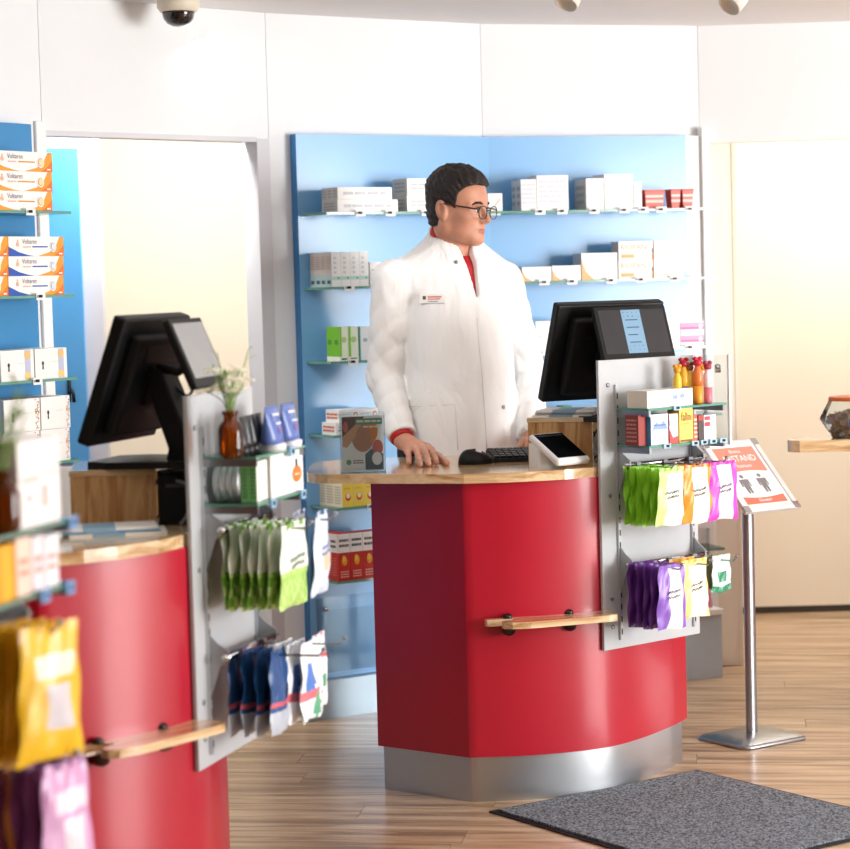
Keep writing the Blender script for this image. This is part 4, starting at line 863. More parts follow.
# middle counter, upper shelf
def on_shelf(fr, u0, u1, n, z, d, h, name, label, cat, group, col, prints=None, **kw):
    return carton(name, label, cat, group, fr.p((u0+u1)/2, n-d/2, z), fr.yaw + kw.pop('turn', 0), u1-u0, d, h, col, prints, **kw)
def tissue(F, L, T, m): F.rect(0.56, 0.42, 0.66, 0.66, m('#8FA8DC')); F.rect(0.72, 0.46, 0.82, 0.70, m('#8FA8DC')); F.rect(0, 0, 0.1, 1, m('#F6F1DC'))
us = lambda px, n, z: f1.u(px, n, z)
on_shelf(f1, us(647, 0.125, 1.11), us(692.5, 0.125, 1.11), 0.125, 1.0855, 0.075, 0.048, 'tissue_box', 'long cream and white box with two blue squares on the upper glass shelf', 'box', None, '#F8F6F0', tissue, side='#EDE6D6')
lowz = 0.9825
items = [(638.5, 646, 0.10, '#9A3A32', 'dark red carton at the left end of the lower glass shelf, left one', None), (646.3, 651, 0.10, '#8E342C', 'dark red carton at the left end of the lower glass shelf, right one', None)]
for a, b, h, c, l, p in items: on_shelf(f1, us(a, 0.11, 1.02), us(b, 0.11, 1.02), 0.11, lowz, 0.05, 0.085, 'remedy_carton', l, 'carton', None, c, lambda F, L, T, m: L.lines(0.1, 0.1, 0.9, 0.9, 6, m('#C88A80')), side='#8A3A34')
def mount(F, L, T, m): F.rect(0, 0.55, 1, 0.85, m('#C8D8F0')); F.poly([(0.05, 0.5), (0.3, 0.75), (0.5, 0.6), (0.7, 0.8), (0.95, 0.5)], m('#8AA8D8'), 2); F.lines(0.15, 0.6, 0.85, 0.7, 1, m('#5A78B8'), 3); L.rect(0, 0, 1, 1, m('#3A9AD0'))
on_shelf(f1, us(651, 0.126, 1.02), us(668.5, 0.126, 1.02), 0.126, lowz, 0.05, 0.085, 'remedy_carton', 'white and blue carton with mountain picture on the lower glass shelf', 'carton', None, '#F0F3F8', mount, side='#3A9AD0')
on_shelf(f1, us(669.5, 0.13, 1.02), us(678, 0.13, 1.02), 0.13, lowz, 0.05, 0.083, 'remedy_carton', 'white carton with red foot left of the yellow carton', 'carton', None, '#F2EEF2', lambda F, L, T, m: (F.poly([(0, 0), (1, 0), (1, 0.25), (0.4, 0.2), (0, 0.5)], m('#D84A4A')), F.rect(0, 0.6, 1, 0.8, m('#B8C8E8')), L.rect(0, 0, 1, 1, m('#B83A3A'))))
def ylw(F, L, T, m): F.text('fallni', 0.12, 0.62, 0.88, 0.86, m('#8A4A1E'), 2); F.rect(0.1, 0.52, 0.7, 0.54, m('#B88A2E'), 2); F.rect(0.05, 0.02, 0.95, 0.08, m('#8A5A2A'), 2)
on_shelf(f1, us(679.5, 0.128, 1.02), us(693, 0.128, 1.02), 0.128, lowz, 0.045, 0.098, 'remedy_carton', 'yellow carton with brown lettering on the lower glass shelf', 'carton', None, '#F6D465', ylw, side='#E8C04A')
on_shelf(f1, us(693.5, 0.126, 1.02), us(697.5, 0.126, 1.02), 0.126, lowz, 0.045, 0.075, 'remedy_carton', 'narrow red patterned carton right of the yellow carton', 'carton', None, '#D86A50', lambda F, L, T, m: F.lines(0.1, 0.1, 0.9, 0.9, 5, m('#F2D8C8')))
on_shelf(f1, us(698.5, 0.13, 1.02), us(703, 0.13, 1.02), 0.13, lowz, 0.04, 0.072, 'remedy_carton', 'narrow dark grey carton on the lower glass shelf', 'carton', None, '#4A3E40', lambda F, L, T, m: F.rect(0, 0.8, 1, 1, m('#B83A34')))
on_shelf(f1, us(704, 0.12, 1.02), us(716, 0.12, 1.02), 0.12, lowz, 0.04, 0.07, 'remedy_carton', 'white carton with red lettering at the right end of the lower glass shelf', 'carton', None, '#F4F2F2', lambda F, L, T, m: (F.rect(0.05, 0.55, 0.5, 0.72, m('#D8404A')), F.rect(0.05, 0.8, 0.5, 0.95, m('#D8404A'))))
# price rail clips
for z, pxs in ((1.0855, (676,)), (0.982, (666, 694, 703, 712, 722))):
    for p in pxs:
        u = us(p, 0.135, z); m = MB(); m.box(-0.014, 0.014, -0.005, 0.0, -0.007, 0.006, 0); m.box(-0.005, 0.007, -0.0062, -0.005, -0.004, 0.003, 1)
        m.build('price_clip', [C('#A8CBE0', 0.3), BLACK], P1, (u, -0.136, z-0.003))
# little bath bottles with knotted tops
def figure(fr, u, n, z, body, cap, low, label, s=1.0):
    t = thing('bath_bottle', fr.p(u, n, z), fr.yaw, label, 'bottle', 'bath bottles with knotted caps')
    m = MB(); m.lathe([(0.010*s, 0), (0.0125*s, 0.006), (0.0125*s, 0.045*s)], 12); m.build('lower_body', C(low, 0.3), t)
    m = MB(); m.lathe([(0.0125*s, 0.045*s), (0.0135*s, 0.06*s), (0.013*s, 0.08*s), (0.008*s, 0.09*s), (0.007*s, 0.096*s)], 12); m.build('upper_body', C(body, 0.3), t)
    m = MB(); m.lathe([(0.005*s, 0.094*s), (0.011*s, 0.099*s), (0.012*s, 0.107*s), (0.005*s, 0.113*s)], 10)
    for sg_ in (-1, 1): m.lathe([(0.001, 0), (0.007*s, 0.004), (0.008*s, 0.009), (0.002, 0.013)], 8, c=(sg_*0.009*s, 0, 0.108*s))
    m.build('knotted_cap', C(cap, 0.4), t)
fgs = [(677.5, 0.085, '#F4C83A', '#E8A02A', '#C8A878', 'yellow', 0.95), (684, 0.065, '#F2B83A', '#B81E38', '#3A4A8A', 'yellow and blue with crimson top', 1.1), (690, 0.075, '#F6D458', '#8A4A2A', '#E8E0D0', 'yellow and cream with brown top', 0.98), (698, 0.10, '#E87A3A', '#C81E3E', '#EFA02E', 'orange with crimson top', 1.12), (702.5, 0.07, '#F0E8EC', '#D89A3A', '#E8D8E0', 'pale with amber top', 0.95), (708, 0.11, '#EDEBF2', '#A8384A', '#D87A88', 'white and pink with dark red top', 1.0)]
for px, n, b, c, l, d, s in fgs: figure(f1, us(px, n, 1.13), n, 1.0855, b, c, l, f'small {d} bath bottle on the upper glass shelf', s)

# ---- left counter display
def vase(fr, u, n, z, label, flower, s=1.0, seed=1):
    rr = random.Random(seed)
    t = thing('flower_vase', fr.p(u, n, z), 0, label, 'vase', 'brown bottle vases')
    m = MB(); m.lathe([(0.018*s, 0), (0.024*s, 0.003), (0.0255*s, 0.012*s), (0.0255*s, 0.058*s), (0.022*s, 0.068*s), (0.014*s, 0.076*s), (0.0135*s, 0.086*s), (0.0165*s, 0.088*s), (0.0165*s, 0.094*s), (0.014*s, 0.095*s)], 20); m.build('bottle', AMBER, t)
    for k in range(15 if flower else 14):
        a = rr.uniform(0, 6.28); sp = rr.uniform(0.01, 0.06)*s; hh = rr.uniform(0.13, 0.19)*s if rr.random() < 0.75 else rr.uniform(0.19, 0.235)*s
        tip = (sp*math.cos(a), sp*math.sin(a), hh); m = MB()
        path = crom([(0, 0, 0.06*s), (tip[0]*0.25, tip[1]*0.25, 0.11*s), tip], 4); m.tube(path, 0.0012*s, 5, 0)
        for q in range(7 if not flower else 4):
            b0 = Vector(path[-1-rr.randrange(4)]); aa = rr.uniform(0, 6.28); l = rr.uniform(0.015, 0.03)*s; dv = Vector((math.cos(aa), math.sin(aa), rr.uniform(0.1, 0.9)))*l; sd = Vector((-math.sin(aa), math.cos(aa), 0))*l*0.16
            m.add([b0, b0+dv*0.5+sd, b0+dv, b0+dv*0.5-sd], [(0, 1, 2, 3)], 1)
        if flower and hh < 0.19*s:
            for q in range(34):
                a2 = rr.uniform(0, 6.28); r2 = 0.020*s*math.sqrt(rr.random()); c = Vector(tip)+Vector((r2*math.cos(a2), r2*math.sin(a2), 0.004-r2*0.25+rr.uniform(-0.003, 0.003)))
                m.add([c+Vector((0, 0, 0.003)), c+Vector((0.0028, 0, 0)), c+Vector((0, 0.0028, 0)), c+Vector((-0.0028, 0, 0)), c+Vector((0, -0.0028, 0)), c-Vector((0, 0, 0.003))], [(0, 1, 2), (0, 2, 3), (0, 3, 4), (0, 4, 1), (5, 2, 1), (5, 3, 2), (5, 4, 3), (5, 1, 4)], 2)
        m.build('stem', [C('#7E9A4E'), C('#8CB04E'), C('#F4F3DC', 0.6)], t)
    return t
u2 = lambda px, n, z: f2.u(px, n, z)
vase(f2, u2(231, 0.10, 1.12), 0.10, 1.0855, 'brown glass bottle with white umbel flowers on the left counter display', True, 1.08, 4)
def tube_item(fr, u, n, z, label, group, body, capc, w=0.042, h=0.092, prints=True):
    t = thing('cream_tube', fr.p(u, n, z), fr.yaw, label, 'tube', group)
    m = MB(); N = 16; vs = []
    for i in range(7):
        q = i/6
        for k in range(N):
            a = 2*math.pi*k/N; rx = w/2*(0.94+0.06*q); ry = w/2*0.55*(1-q**1.5)+0.0012; vs.append((rx*math.cos(a), ry*math.sin(a), 0.016+q*(h-0.016)))
    fs = [(i*N+k, i*N+(k+1) % N, (i+1)*N+(k+1) % N, (i+1)*N+k) for i in range(6) for k in range(N)] + [tuple(range(N))[::-1], tuple(range(6*N, 7*N))]
    m.add(vs, fs, 0, True); m.build('tube_body', C(body, 0.3, var=0.05), t)
    m = MB(); m.lathe([(w*0.36, 0), (w*0.37, 0.016), (w*0.3, 0.018)], 16); m.build('cap', C(capc, 0.4), t)
    if prints:
        m = MB(); Fr = Face(m, lambda a, b, l: (-w/2+a*w, -(w/2*0.55*(1-b**1.5)+0.0012)-EPS*l-0.0006, 0.016+b*(h-0.016)))
        Fr.lines(0.24, 0.72, 0.76, 0.85, 1, 0); Fr.lines(0.28, 0.5, 0.7, 0.6, 1, 0); Fr.disc(0.5, 0.36, 0.14, 0.08, 1); m.build('print', [C('#E8ECF4'), C('#8A6AA8')], t)
for k, px in enumerate((243, 250, 257, 264)):
    tube_item(f2, u2(px, 0.10, 1.12), 0.10-0.004*k, 1.0855, f'black cream tube with beige rim on the left counter display, {("first", "second", "third", "fourth")[k]} from the vase', 'black cream tubes', '#15161C', '#15161C', 0.036, 0.085, False)
for k, px in enumerate((272, 288)):
    tube_item(f2, u2(px, 0.12, 1.12), 0.12, 1.0855, f'blue cream tube on the left counter display, {("nearer the black tubes", "at the shelf end")[k]}', 'blue cream tubes', '#5A72B4', '#E4E6EC', 0.085, 0.100)
for k in range(4):
    t = thing('mint_tin', f2.p(0.13, 0.020+k*0.0155, 0.9825), f2.yaw, f'round pale tin standing on edge on the lower left display shelf, {("first", "second", "third", "fourth")[k]} from the panel', 'tin', 'round pale tins')
    rt_ = 0.042
    m = MB(); m.lathe([(rt_-0.002, 0), (rt_, 0.002), (rt_, 0.012), (rt_-0.001, 0.0135)], 28); m.build('tin_body', C('#C9D2D2', 0.3, 0.3), t, (0.0, 0, rt_), rot=(R(90), 0, 0))
    m = MB(); m.lathe([(rt_-0.003, 0), (rt_-0.003, 0.001), (rt_-0.005, 0.0014)], 28); m.build('lid', C('#E8ECEA', 0.3), t, (0, -0.0135, rt_), rot=(R(90), 0, 0))
def grn(F, L, T, m): L.rect(0, 0.0, 1, 0.92, m('#86D080')); L.lines(0.2, 0.08, 0.8, 0.85, 8, m('#4E9A50'), 2)
for k in range(2):
    on_shelf(f2, 0.098, 0.165, 0.102+k*0.0185, 0.9825, 0.0175, 0.088, 'plaster_carton', f'green and white carton on the lower left display shelf, {("next to the tins", "next to the white packet")[k]}', 'carton', 'green cartons on the left display', '#EFF4EA', grn)
def pk_print(F, L, T, m): F.disc(0.80, 0.42, 0.15, 0.20, m('#E87A2A')); F.rect(0.76, 0.6, 0.82, 0.78, m('#3A3A44'), 2); F.lines(0.15, 0.25, 0.55, 0.85, 7, m('#D8DCE4'), 2); F.lines(0.72, 0.38, 0.88, 0.46, 1, m('#FBE0C8'), 3); L.disc(0.4, 0.35, 0.3, 0.2, m('#F2A88A')); L.lines(0.15, 0.6, 0.85, 0.9, 4, m('#D8DCE4'), 2)
on_shelf(f2, u2(271, 0.126, 1.02), u2(303, 0.126, 1.02), 0.126, 0.9825, 0.09, 0.095, 'lozenge_packet', 'white packet with orange dot on the lower left display shelf', 'packet', None, '#F6F4F2', pk_print)
for z, pxs in ((1.0855, (290,)), (0.982, (271, 301))):
    for p in pxs:
        u = u2(p, 0.135, z); m = MB(); m.box(-0.016, 0.016, -0.006, 0.0, -0.014, 0.006, 0); m.box(-0.005, 0.007, -0.0072, -0.006, -0.008, 0.001, 1)
        m.build('price_clip', [C('#8FBEDD', 0.3), BLACK], P2, (u, -0.136, z-0.003))
def leafy(a, b): return 2 if b < 0.55 else (3 if (a*7+b*5) % 1 < 0.4 else 0)
for k in range(7):
    fr_ = k == 6
    bag('herb_bag', f'green and white herb sweets bag at the left counter, {nm(k, 7)} of seven', 'green herb sweets bags', f2, 0.145, 0.048+k*0.023, 0.922, 0.19, 0.185, 0.017, '#A6D468' if fr_ else '#78B83A', leafy, 80+k, 0.05*(k/6-0.5), rnd.uniform(-3, 3), '#8A9A8A' if fr_ else None, ('#EEF4E8', '#BFE08A'), side='#6FA838')
for k in range(2):
    bag('mint_bag', f'pale blue mint bag at the far end of the left counter display, {("rear", "front")[k]} one', 'pale blue mint bags', f2, 0.31, 0.14+k*0.055, 0.93, 0.14, 0.19, 0.03, '#D6E4F6', (lambda a, b: 2 if (a-0.5)**2+(b-0.6)**2 < 0.02 else 0), 90+k, 0.05, 6, '#8A9AC0', ('#F0C8A8',), side='#1E5A8A')
def dental(a, b): return 3 if 0.62 < b < 0.70 else (2 if (a*3.1+b*2.7) % 1 < 0.45 else 0)
for k in range(4):
    bag('care_pouch', f'dark blue dental care pouch hanging low at the left counter, {nm(k, 4)} of four', 'dark blue dental pouches', f2, 0.13, 0.055+k*0.03, 0.642, 0.13, 0.185, 0.016, '#1F4E86', lambda a, b: 3 if 0.6 < b < 0.68 else (2 if b > 0.7 else 0), 100+k, 0.0, rnd.uniform(-4, 4), None, ('#B8C0CC', '#C85A6A'), side='#1A3F70')
def whiteb(a, b): return 3 if (a-0.3)**2+(b-0.45)**2 < 0.035 else (4 if (a-0.65)**2+(b-0.82)**2 < 0.03 else (2 if 0.62 < b < 0.7 else 0))
for k in range(3):
    bag('care_pouch', f'white multicoloured dental pouch hanging low at the left counter, {nm(k, 3)} of three', 'white dental pouches', f2, 0.23+0.015*k, 0.12+k*0.028, 0.642, 0.14, 0.18, 0.02, '#F2F5F8', whiteb, 110+k, 0.0, rnd.uniform(-4, 4), None, ('#D8707A', '#4A7CC8', '#5FB08A'), side='#D0DCEA')
bag('care_pouch', 'white dental pouch with green and red cap at the far end of the low pegs', 'white dental pouches', f2, 0.34, 0.17, 0.645, 0.10, 0.17, 0.02, '#F0F4F8', lambda a, b: 2 if 0.3 < a < 0.7 and 0.55 < b < 0.75 else (3 if 0.25 < b < 0.35 and a > 0.4 else 0), 118, 0, 3, None, ('#3A9A68', '#D05A68'), side='#C85A6A')

# ---- nearest display at the left edge
u3 = lambda px, n, z: f3.u(px, n, z)
vase(f3, u3(4, 0.11, 1.12), 0.11, 1.0855, 'brown glass bottle with green herbs cut by the left edge', False, 1.0, 9)
def faint(F, L, T, m): F.lines(0.1, 0.5, 0.5, 0.6, 1, m('#F0C8C0')); F.rect(0.55, 0.2, 0.7, 0.45, m('#EFC0B8')); F.lines(0.6, 0.55, 0.95, 0.62, 1, m('#F2D0C8')); F.disc(0.25, 0.33, 0.06, 0.05, m('#B8BCC4')); L.lines(0.1, 0.4, 0.9, 0.6, 2, m('#E8E0E0'))
on_shelf(f3, u3(19, 0.126, 1.12), u3(60, 0.126, 1.12), 0.126, 1.0855, 0.08, 0.135, 'remedy_carton', 'large blurred white carton beside the brown bottle at the left edge', 'carton', None, '#F5F3F2', faint)
for k, (a, b) in enumerate(((-14, 1), (1.5, 16))):
    on_shelf(f3, u3(a, 0.126, 1.0), u3(b, 0.126, 1.0), 0.126, 0.9825, 0.07, 0.085, 'remedy_carton', f'blurred yellow carton on the nearest lower glass shelf, {("cut by the frame", "next to the pale cartons")[k]}', 'carton', 'blurred yellow cartons', '#F6B52A', lambda F, L, T, m: F.rect(0.85, 0, 1, 1, m('#E09A1E')), side='#F0AA24')
for k, (a, b, c, s) in enumerate(((17, 32, '#F3D9C6', '#F0B090'), (33, 45, '#EEE6EC', '#D8A0B8'), (46, 59, '#EDEFF4', '#C8D0E0'))):
    on_shelf(f3, u3(a, 0.126, 1.0), u3(b, 0.126, 1.0), 0.126, 0.9825, 0.06, 0.09-0.004*k, 'remedy_carton', f'blurred pale carton on the nearest lower glass shelf, {("peach", "pink", "grey-blue")[k]} one', 'carton', 'blurred pale cartons', c, lambda F, L, T, m: (F.lines(0.2, 0.3, 0.8, 0.7, 2, m('#E2A898')),), side=s)
for z, pxs in ((1.0855, (70,)), (0.982, (42, 67))):
    for p in pxs:
        u = u3(p, 0.135, z); m = MB(); m.box(-0.016, 0.016, -0.006, 0.0, -0.014, 0.006, 0); m.box(-0.005, 0.007, -0.0072, -0.006, -0.008, 0.001, 1)
        m.build('price_clip', [C('#6FA0D0', 0.3), C('#2A4A78')], P3, (u, -0.136, z-0.003))
def labelp(a, b): return 2 if (0.2 < a < 0.85 and 0.22 < b < 0.38) else (3 if (0.35 < a < 0.8 and 0.45 < b < 0.78) else 0)
for k in range(4):
    fr_ = k == 3
    bag('sweets_bag', f'blurred yellow sweets bag at the left edge, {nm(k, 4)} of four', 'blurred yellow sweets bags', f3, 0.24, 0.075+k*0.026, 0.922, 0.15, 0.215, 0.026, '#F5C21E', labelp if fr_ else None, 120+k, 0.03, -14+rnd.uniform(-2, 2), None, ('#F6F0DC', '#DCD6DC'), side='#D89A10')
for k in range(4):
    fr_ = k == 3
    bag('sweets_bag', f'blurred pink sweets bag at the lower left corner, {nm(k, 4)} of four', 'blurred pink sweets bags', f3, 0.28, 0.06+k*0.03, 0.695, 0.13, 0.2, 0.024, '#D8A0CC' if fr_ else '#A05A98', labelp if fr_ else None, 130+k, -0.02, -14+rnd.uniform(-2, 2), None, ('#F2E2F0', '#EEE6F0'), side='#8A4A88' if k != 1 else '#C87A2A')

# ================================================================== the man behind the counter
f32 = np.float32
def snets(fn, mn, mx, h):
    """Surface nets: the zero level of fn as a quad mesh."""
    ax_ = [np.arange(mn[i], mx[i]+h, h, dtype=f32) for i in range(3)]
    p = (ax_[0][:, None, None], ax_[1][None, :, None], ax_[2][None, None, :])
    f = np.asarray(fn(p), dtype=f32); n = f.shape; S = f < 0
    cs = tuple(k-1 for k in n); cnt = np.zeros(cs, np.uint8); pos = np.zeros(cs+(3,), f32); Q = []
    for a in range(3):
        b, c = (a+1) % 3, (a+2) % 3
        lo = [slice(None)]*3; hi = [slice(None)]*3; lo[a] = slice(0, -1); hi[a] = slice(1, None)
        f0, f1 = f[tuple(lo)], f[tuple(hi)]; X = S[tuple(lo)] != S[tuple(hi)]
        ii = np.argwhere(X)
        if not len(ii): continue
        v0 = f0[X]; t = v0/(v0-f1[X]); q = ii.astype(f32); q[:, a] += t; up = S[tuple(lo)][X]
        for db in (0, 1):
            for dc in (0, 1):
                cc = ii.copy(); cc[:, b] -= db; cc[:, c] -= dc
                ok = (cc >= 0).all(1) & (cc < np.array(cs)).all(1); cc = cc[ok]
                np.add.at(pos, (cc[:, 0], cc[:, 1], cc[:, 2]), q[ok]); np.add.at(cnt, (cc[:, 0], cc[:, 1], cc[:, 2]), 1)
        ok = (ii[:, b] > 0) & (ii[:, c] > 0) & (ii[:, b] < cs[b]) & (ii[:, c] < cs[c]); ii = ii[ok]; up = up[ok]
        def cell(db, dc):
            cc = ii.copy(); cc[:, b] -= db; cc[:, c] -= dc; return np.ravel_multi_index(cc.T, cs)
        qd = np.stack([cell(1, 1), cell(0, 1), cell(0, 0), cell(1, 0)], 1); qd[~up] = qd[~up][:, ::-1]; Q.append(qd)
    act = np.flatnonzero(cnt.ravel()); V = pos.reshape(-1, 3)[act]/cnt.ravel()[act][:, None]
    V = V*h + np.array(mn, f32); mp = np.full(cnt.size, -1, np.int64); mp[act] = np.arange(len(act))
    return V, mp[np.concatenate(Q)]
def smin(a, b, k): h = np.clip(0.5+0.5*(b-a)/k, 0, 1); return b*(1-h)+a*h-k*h*(1-h)
def smax(a, b, k): return -smin(-a, -b, k)
def ell(p, c, r):
    x, y, z = (p[0]-c[0])/r[0], (p[1]-c[1])/r[1], (p[2]-c[2])/r[2]; k0 = np.sqrt(x*x+y*y+z*z)
    return (k0-1)*min(r) if min(r) > 0.5*max(r) else (k0-1)*k0/(np.sqrt((x/r[0])**2+(y/r[1])**2+(z/r[2])**2)+1e-9)
def cone(p, a, b, ra, rb):
    a = Vector(a); d = Vector(b)-a; L2 = d.length_squared
    x, y, z = p[0]-a.x, p[1]-a.y, p[2]-a.z
    t = np.clip((x*d.x+y*d.y+z*d.z)/L2, 0, 1)
    return np.sqrt((x-t*d.x)**2+(y-t*d.y)**2+(z-t*d.z)**2) - (ra+(rb-ra)*t)
def chain(p, pts, rs, k=0.004):
    d = None
    for i in range(len(pts)-1):
        e = cone(p, pts[i], pts[i+1], rs[i], rs[i+1]); d = e if d is None else smin(d, e, k)
    return d
ROOT = Vector((0.09, 6.90, 0))
man = thing('person', ROOT, 0, 'person with short dark hair and glasses in a white coat behind the middle counter', 'person')
def nets_obj(name, V, Fq, mats, parent, mi=None):
    me = bpy.data.meshes.new(name); me.from_pydata((V - np.array(ROOT, f32)).tolist(), [], Fq.tolist())
    for m in (mats if isinstance(mats, list) else [mats]): me.materials.append(m)
    me.polygons.foreach_set('use_smooth', [True]*len(me.polygons))
    if mi is not None: me.polygons.foreach_set('material_index', mi.astype(np.int32).tolist())
    me.update(); return link(name, me, parent)
SKIN = C('#D4977B', 0.5, var=0.2, scale=26, bump=0.06, bscale=220, sss=0.12)
LIP = C('#B9685C', 0.45, var=0.08, scale=30)
def cloth(name, col):
    m = bpy.data.materials.new(name); m.use_nodes = True; nt = m.node_tree; L = nt.links.new; b = nt.nodes['Principled BSDF']
    tc = nt.nodes.new('ShaderNodeTexCoord'); mp = nt.nodes.new('ShaderNodeMapping'); mp.inputs['Scale'].default_value = (7, 7, 3.2); mp.inputs['Rotation'].default_value = (0.3, 0.5, 0); L(tc.outputs['Object'], mp.inputs['Vector'])
    n = nt.nodes.new('ShaderNodeTexNoise'); n.inputs['Scale'].default_value = 1.6; n.inputs['Detail'].default_value = 2.5; n.inputs['Distortion'].default_value = 0.9; L(mp.outputs[0], n.inputs['Vector'])
    n2 = nt.nodes.new('ShaderNodeTexNoise'); n2.inputs['Scale'].default_value = 500; L(tc.outputs['Object'], n2.inputs['Vector'])
    bp = nt.nodes.new('ShaderNodeBump'); bp.inputs['Strength'].default_value = 0.75; bp.inputs['Distance'].default_value = 0.022; L(n.outputs['Fac'], bp.inputs['Height'])
    b2 = nt.nodes.new('ShaderNodeBump'); b2.inputs['Strength'].default_value = 0.15; b2.inputs['Distance'].default_value = 0.002; L(n2.outputs['Fac'], b2.inputs['Height']); L(bp.outputs[0], b2.inputs['Normal']); L(b2.outputs[0], b.inputs['Normal'])
    b.inputs['Base Color'].default_value = lin(col); b.inputs['Roughness'].default_value = 0.85; b.inputs['Specular IOR Level'].default_value = 0.2; b.inputs['Sheen Weight'].default_value = 0.1
    return m
COAT = cloth('white_cotton', '#F4F4F3')
SHIRT = C('#B5141F', 0.6, var=0.1, scale=10, bump=0.2)
HAIR = C('#231914', 0.6, var=0.5, scale=70, bump=1.0, bscale=120)
# -- head frame
HP = at(457, 209, 6.86); PHI = R(60)
Hm = Matrix.Translation(HP) @ Matrix(((-math.cos(PHI), math.sin(PHI), 0, 0), (-math.sin(PHI), -math.cos(PHI), 0, 0), (0, 0, 1, 0), (0, 0, 0, 1))) @ Matrix.Rotation(R(-5), 4, 'X')
Hi = Hm.inverted()
neck_w = [Hm @ Vector((0, -0.028, -0.05)), at(452, 250, 6.88), at(450, 275, 6.90)]
NK = [Hi @ v for v in neck_w]
def both(fn): return lambda p: fn((np.abs(p[0]), p[1], p[2]))
def cranium(p): return smin(ell(p, (0, -0.010, 0.046), (0.074, 0.089, 0.084)), ell(p, (0, 0.03, 0.03), (0.064, 0.062, 0.075)), 0.03)
def head(p):
    q = (np.abs(p[0]), p[1], p[2])
    d = cranium(p)
    d = smin(d, ell(p, (0, 0.030, -0.032), (0.058, 0.062, 0.074)), 0.03)
    d = smin(d, cone(q, (0.052, -0.004, -0.052), (0.018, 0.066, -0.088), 0.024, 0.019), 0.025)
    d = smin(d, cone(q, (0.050, 0.0, -0.01), (0.052, -0.004, -0.052), 0.022, 0.022), 0.02)
    d = smin(d, ell(p, (0, 0.076, -0.089), (0.021, 0.018, 0.018)), 0.018)
    d = smin(d, ell(q, (0.042, 0.056, -0.022), (0.024, 0.024, 0.022)), 0.02)
    d = smin(d, cone(q, (0.010, 0.086, 0.020), (0.045, 0.068, 0.018), 0.011, 0.010), 0.014)
    d = smax(d, -ell(q, (0.031, 0.098, 0.000), (0.018, 0.017, 0.012)), 0.010)
    d = smin(d, ell(q, (0.031, 0.075, -0.001), (0.0145, 0.0125, 0.011)), 0.004)
    nose = smin(cone(p, (0, 0.084, 0.014), (0, 0.109, -0.028), 0.0085, 0.0115), ell(q, (0.011, 0.096, -0.033), (0.0085, 0.011, 0.008)), 0.006)
    d = smin(d, nose, 0.008)
    d = smin(d, ell(p, (0, 0.080, -0.055), (0.026, 0.015, 0.018)), 0.012)
    d = smin(d, cone(q, (0, 0.0935, -0.0575), (0.020, 0.082, -0.060), 0.0048, 0.003), 0.004)
    d = smin(d, cone(q, (0, 0.0925, -0.0680), (0.018, 0.081, -0.0625), 0.0060, 0.003), 0.004)
    d = smax(d, -cone(q, (0, 0.099, -0.0625), (0.021, 0.086, -0.0612), 0.0016, 0.001), 0.003)
    ear = ell((q[0], p[1]*0.966+(p[2])*0.26, p[2]*0.966-p[1]*0.26), (0.080, -0.012, -0.002), (0.0095, 0.019, 0.032))
    ear = smax(ear, -ell((q[0], p[1]*0.966+(p[2])*0.26, p[2]*0.966-p[1]*0.26), (0.090, -0.008, 0.003), (0.008, 0.011, 0.020)), 0.004)
    d = smin(d, ear, 0.007)
    d = smin(d, ell(q, (0.036, 0.036, -0.055), (0.024, 0.032, 0.034)), 0.02)
    d = smin(d, ell(q, (0.046, 0.024, -0.028), (0.022, 0.030, 0.030)), 0.015)
    nk = smin(cone(p, NK[0], NK[1], 0.048, 0.054), cone(p, NK[1], NK[2], 0.056, 0.065), 0.02)
    d = smin(d, nk, 0.013)
    return d
V, Fq = snets(head, (-0.11, -0.16, -0.24), (0.11, 0.14, 0.15), 0.0028)
fcx = V[Fq].mean(1)
lipm = (np.abs(fcx[:, 0]) < 0.021) & (fcx[:, 1] > 0.082) & (np.abs(fcx[:, 2]+0.0635) < 0.0075*(1-(np.abs(fcx[:, 0])/0.024)**2)+0.001)
def xf(V, M): return (np.c_[V, np.ones(len(V))] @ np.array(M).T)[:, :3].astype(f32)
BV, BF, BM = [xf(V, Hm)], [Fq], [lipm.astype(int)]
# -- right hand resting on the worktop
WR = at(403, 441, 6.665)                                     # wrist
zt = ZT + 0.0085
tips = {'i': onz(436.5, 462.5, zt), 'm': onz(428.5, 464, zt), 'r': onz(420, 464.5, zt), 'p': onz(409, 463.5, zt)}
knk = {'i': at(428, 448, 6.585), 'm': at(421.5, 447, 6.58), 'r': at(415, 448.5, 6.585), 'p': at(408.5, 451.5, 6.595)}
th = [at(414, 446, 6.625), at(430, 452, 6.60), at(439, 457, 6.575), onz(447, 463, zt)]
def bent(a, b, up, s=(0.42, 0.74)):
    p1 = a.lerp(b, s[0]) + Vector((0, 0, up)); p2 = a.lerp(b, s[1]) + Vector((0, 0, up*0.75)); return [a, p1, p2, b]
ELB = at(384.5, 376, 6.83)
def rhand(p):
    d = chain(p, [WR + (ELB-WR)*0.35, WR, WR.lerp(knk['m'], 0.3)], [0.030, 0.026, 0.024], 0.01)
    for k, r in (('i', 0.0115), ('m', 0.0115), ('r', 0.011), ('p', 0.010)):
        d = smin(d, cone(p, WR.lerp(knk['m'], 0.15), knk[k], 0.019, 0.0135), 0.012)
    for k, r, u in (('i', 0.0105, 0.012), ('m', 0.0105, 0.014), ('r', 0.010, 0.012), ('p', 0.009, 0.008)):
        d = smin(d, chain(p, bent(knk[k], tips[k], u), [r*1.12, r, r*0.92, r*0.80], 0.004), 0.006)
    return smin(d, chain(p, th, [0.017, 0.0135, 0.0115, 0.009], 0.006), 0.010)
allp = [WR, *tips.values(), *knk.values(), *th]
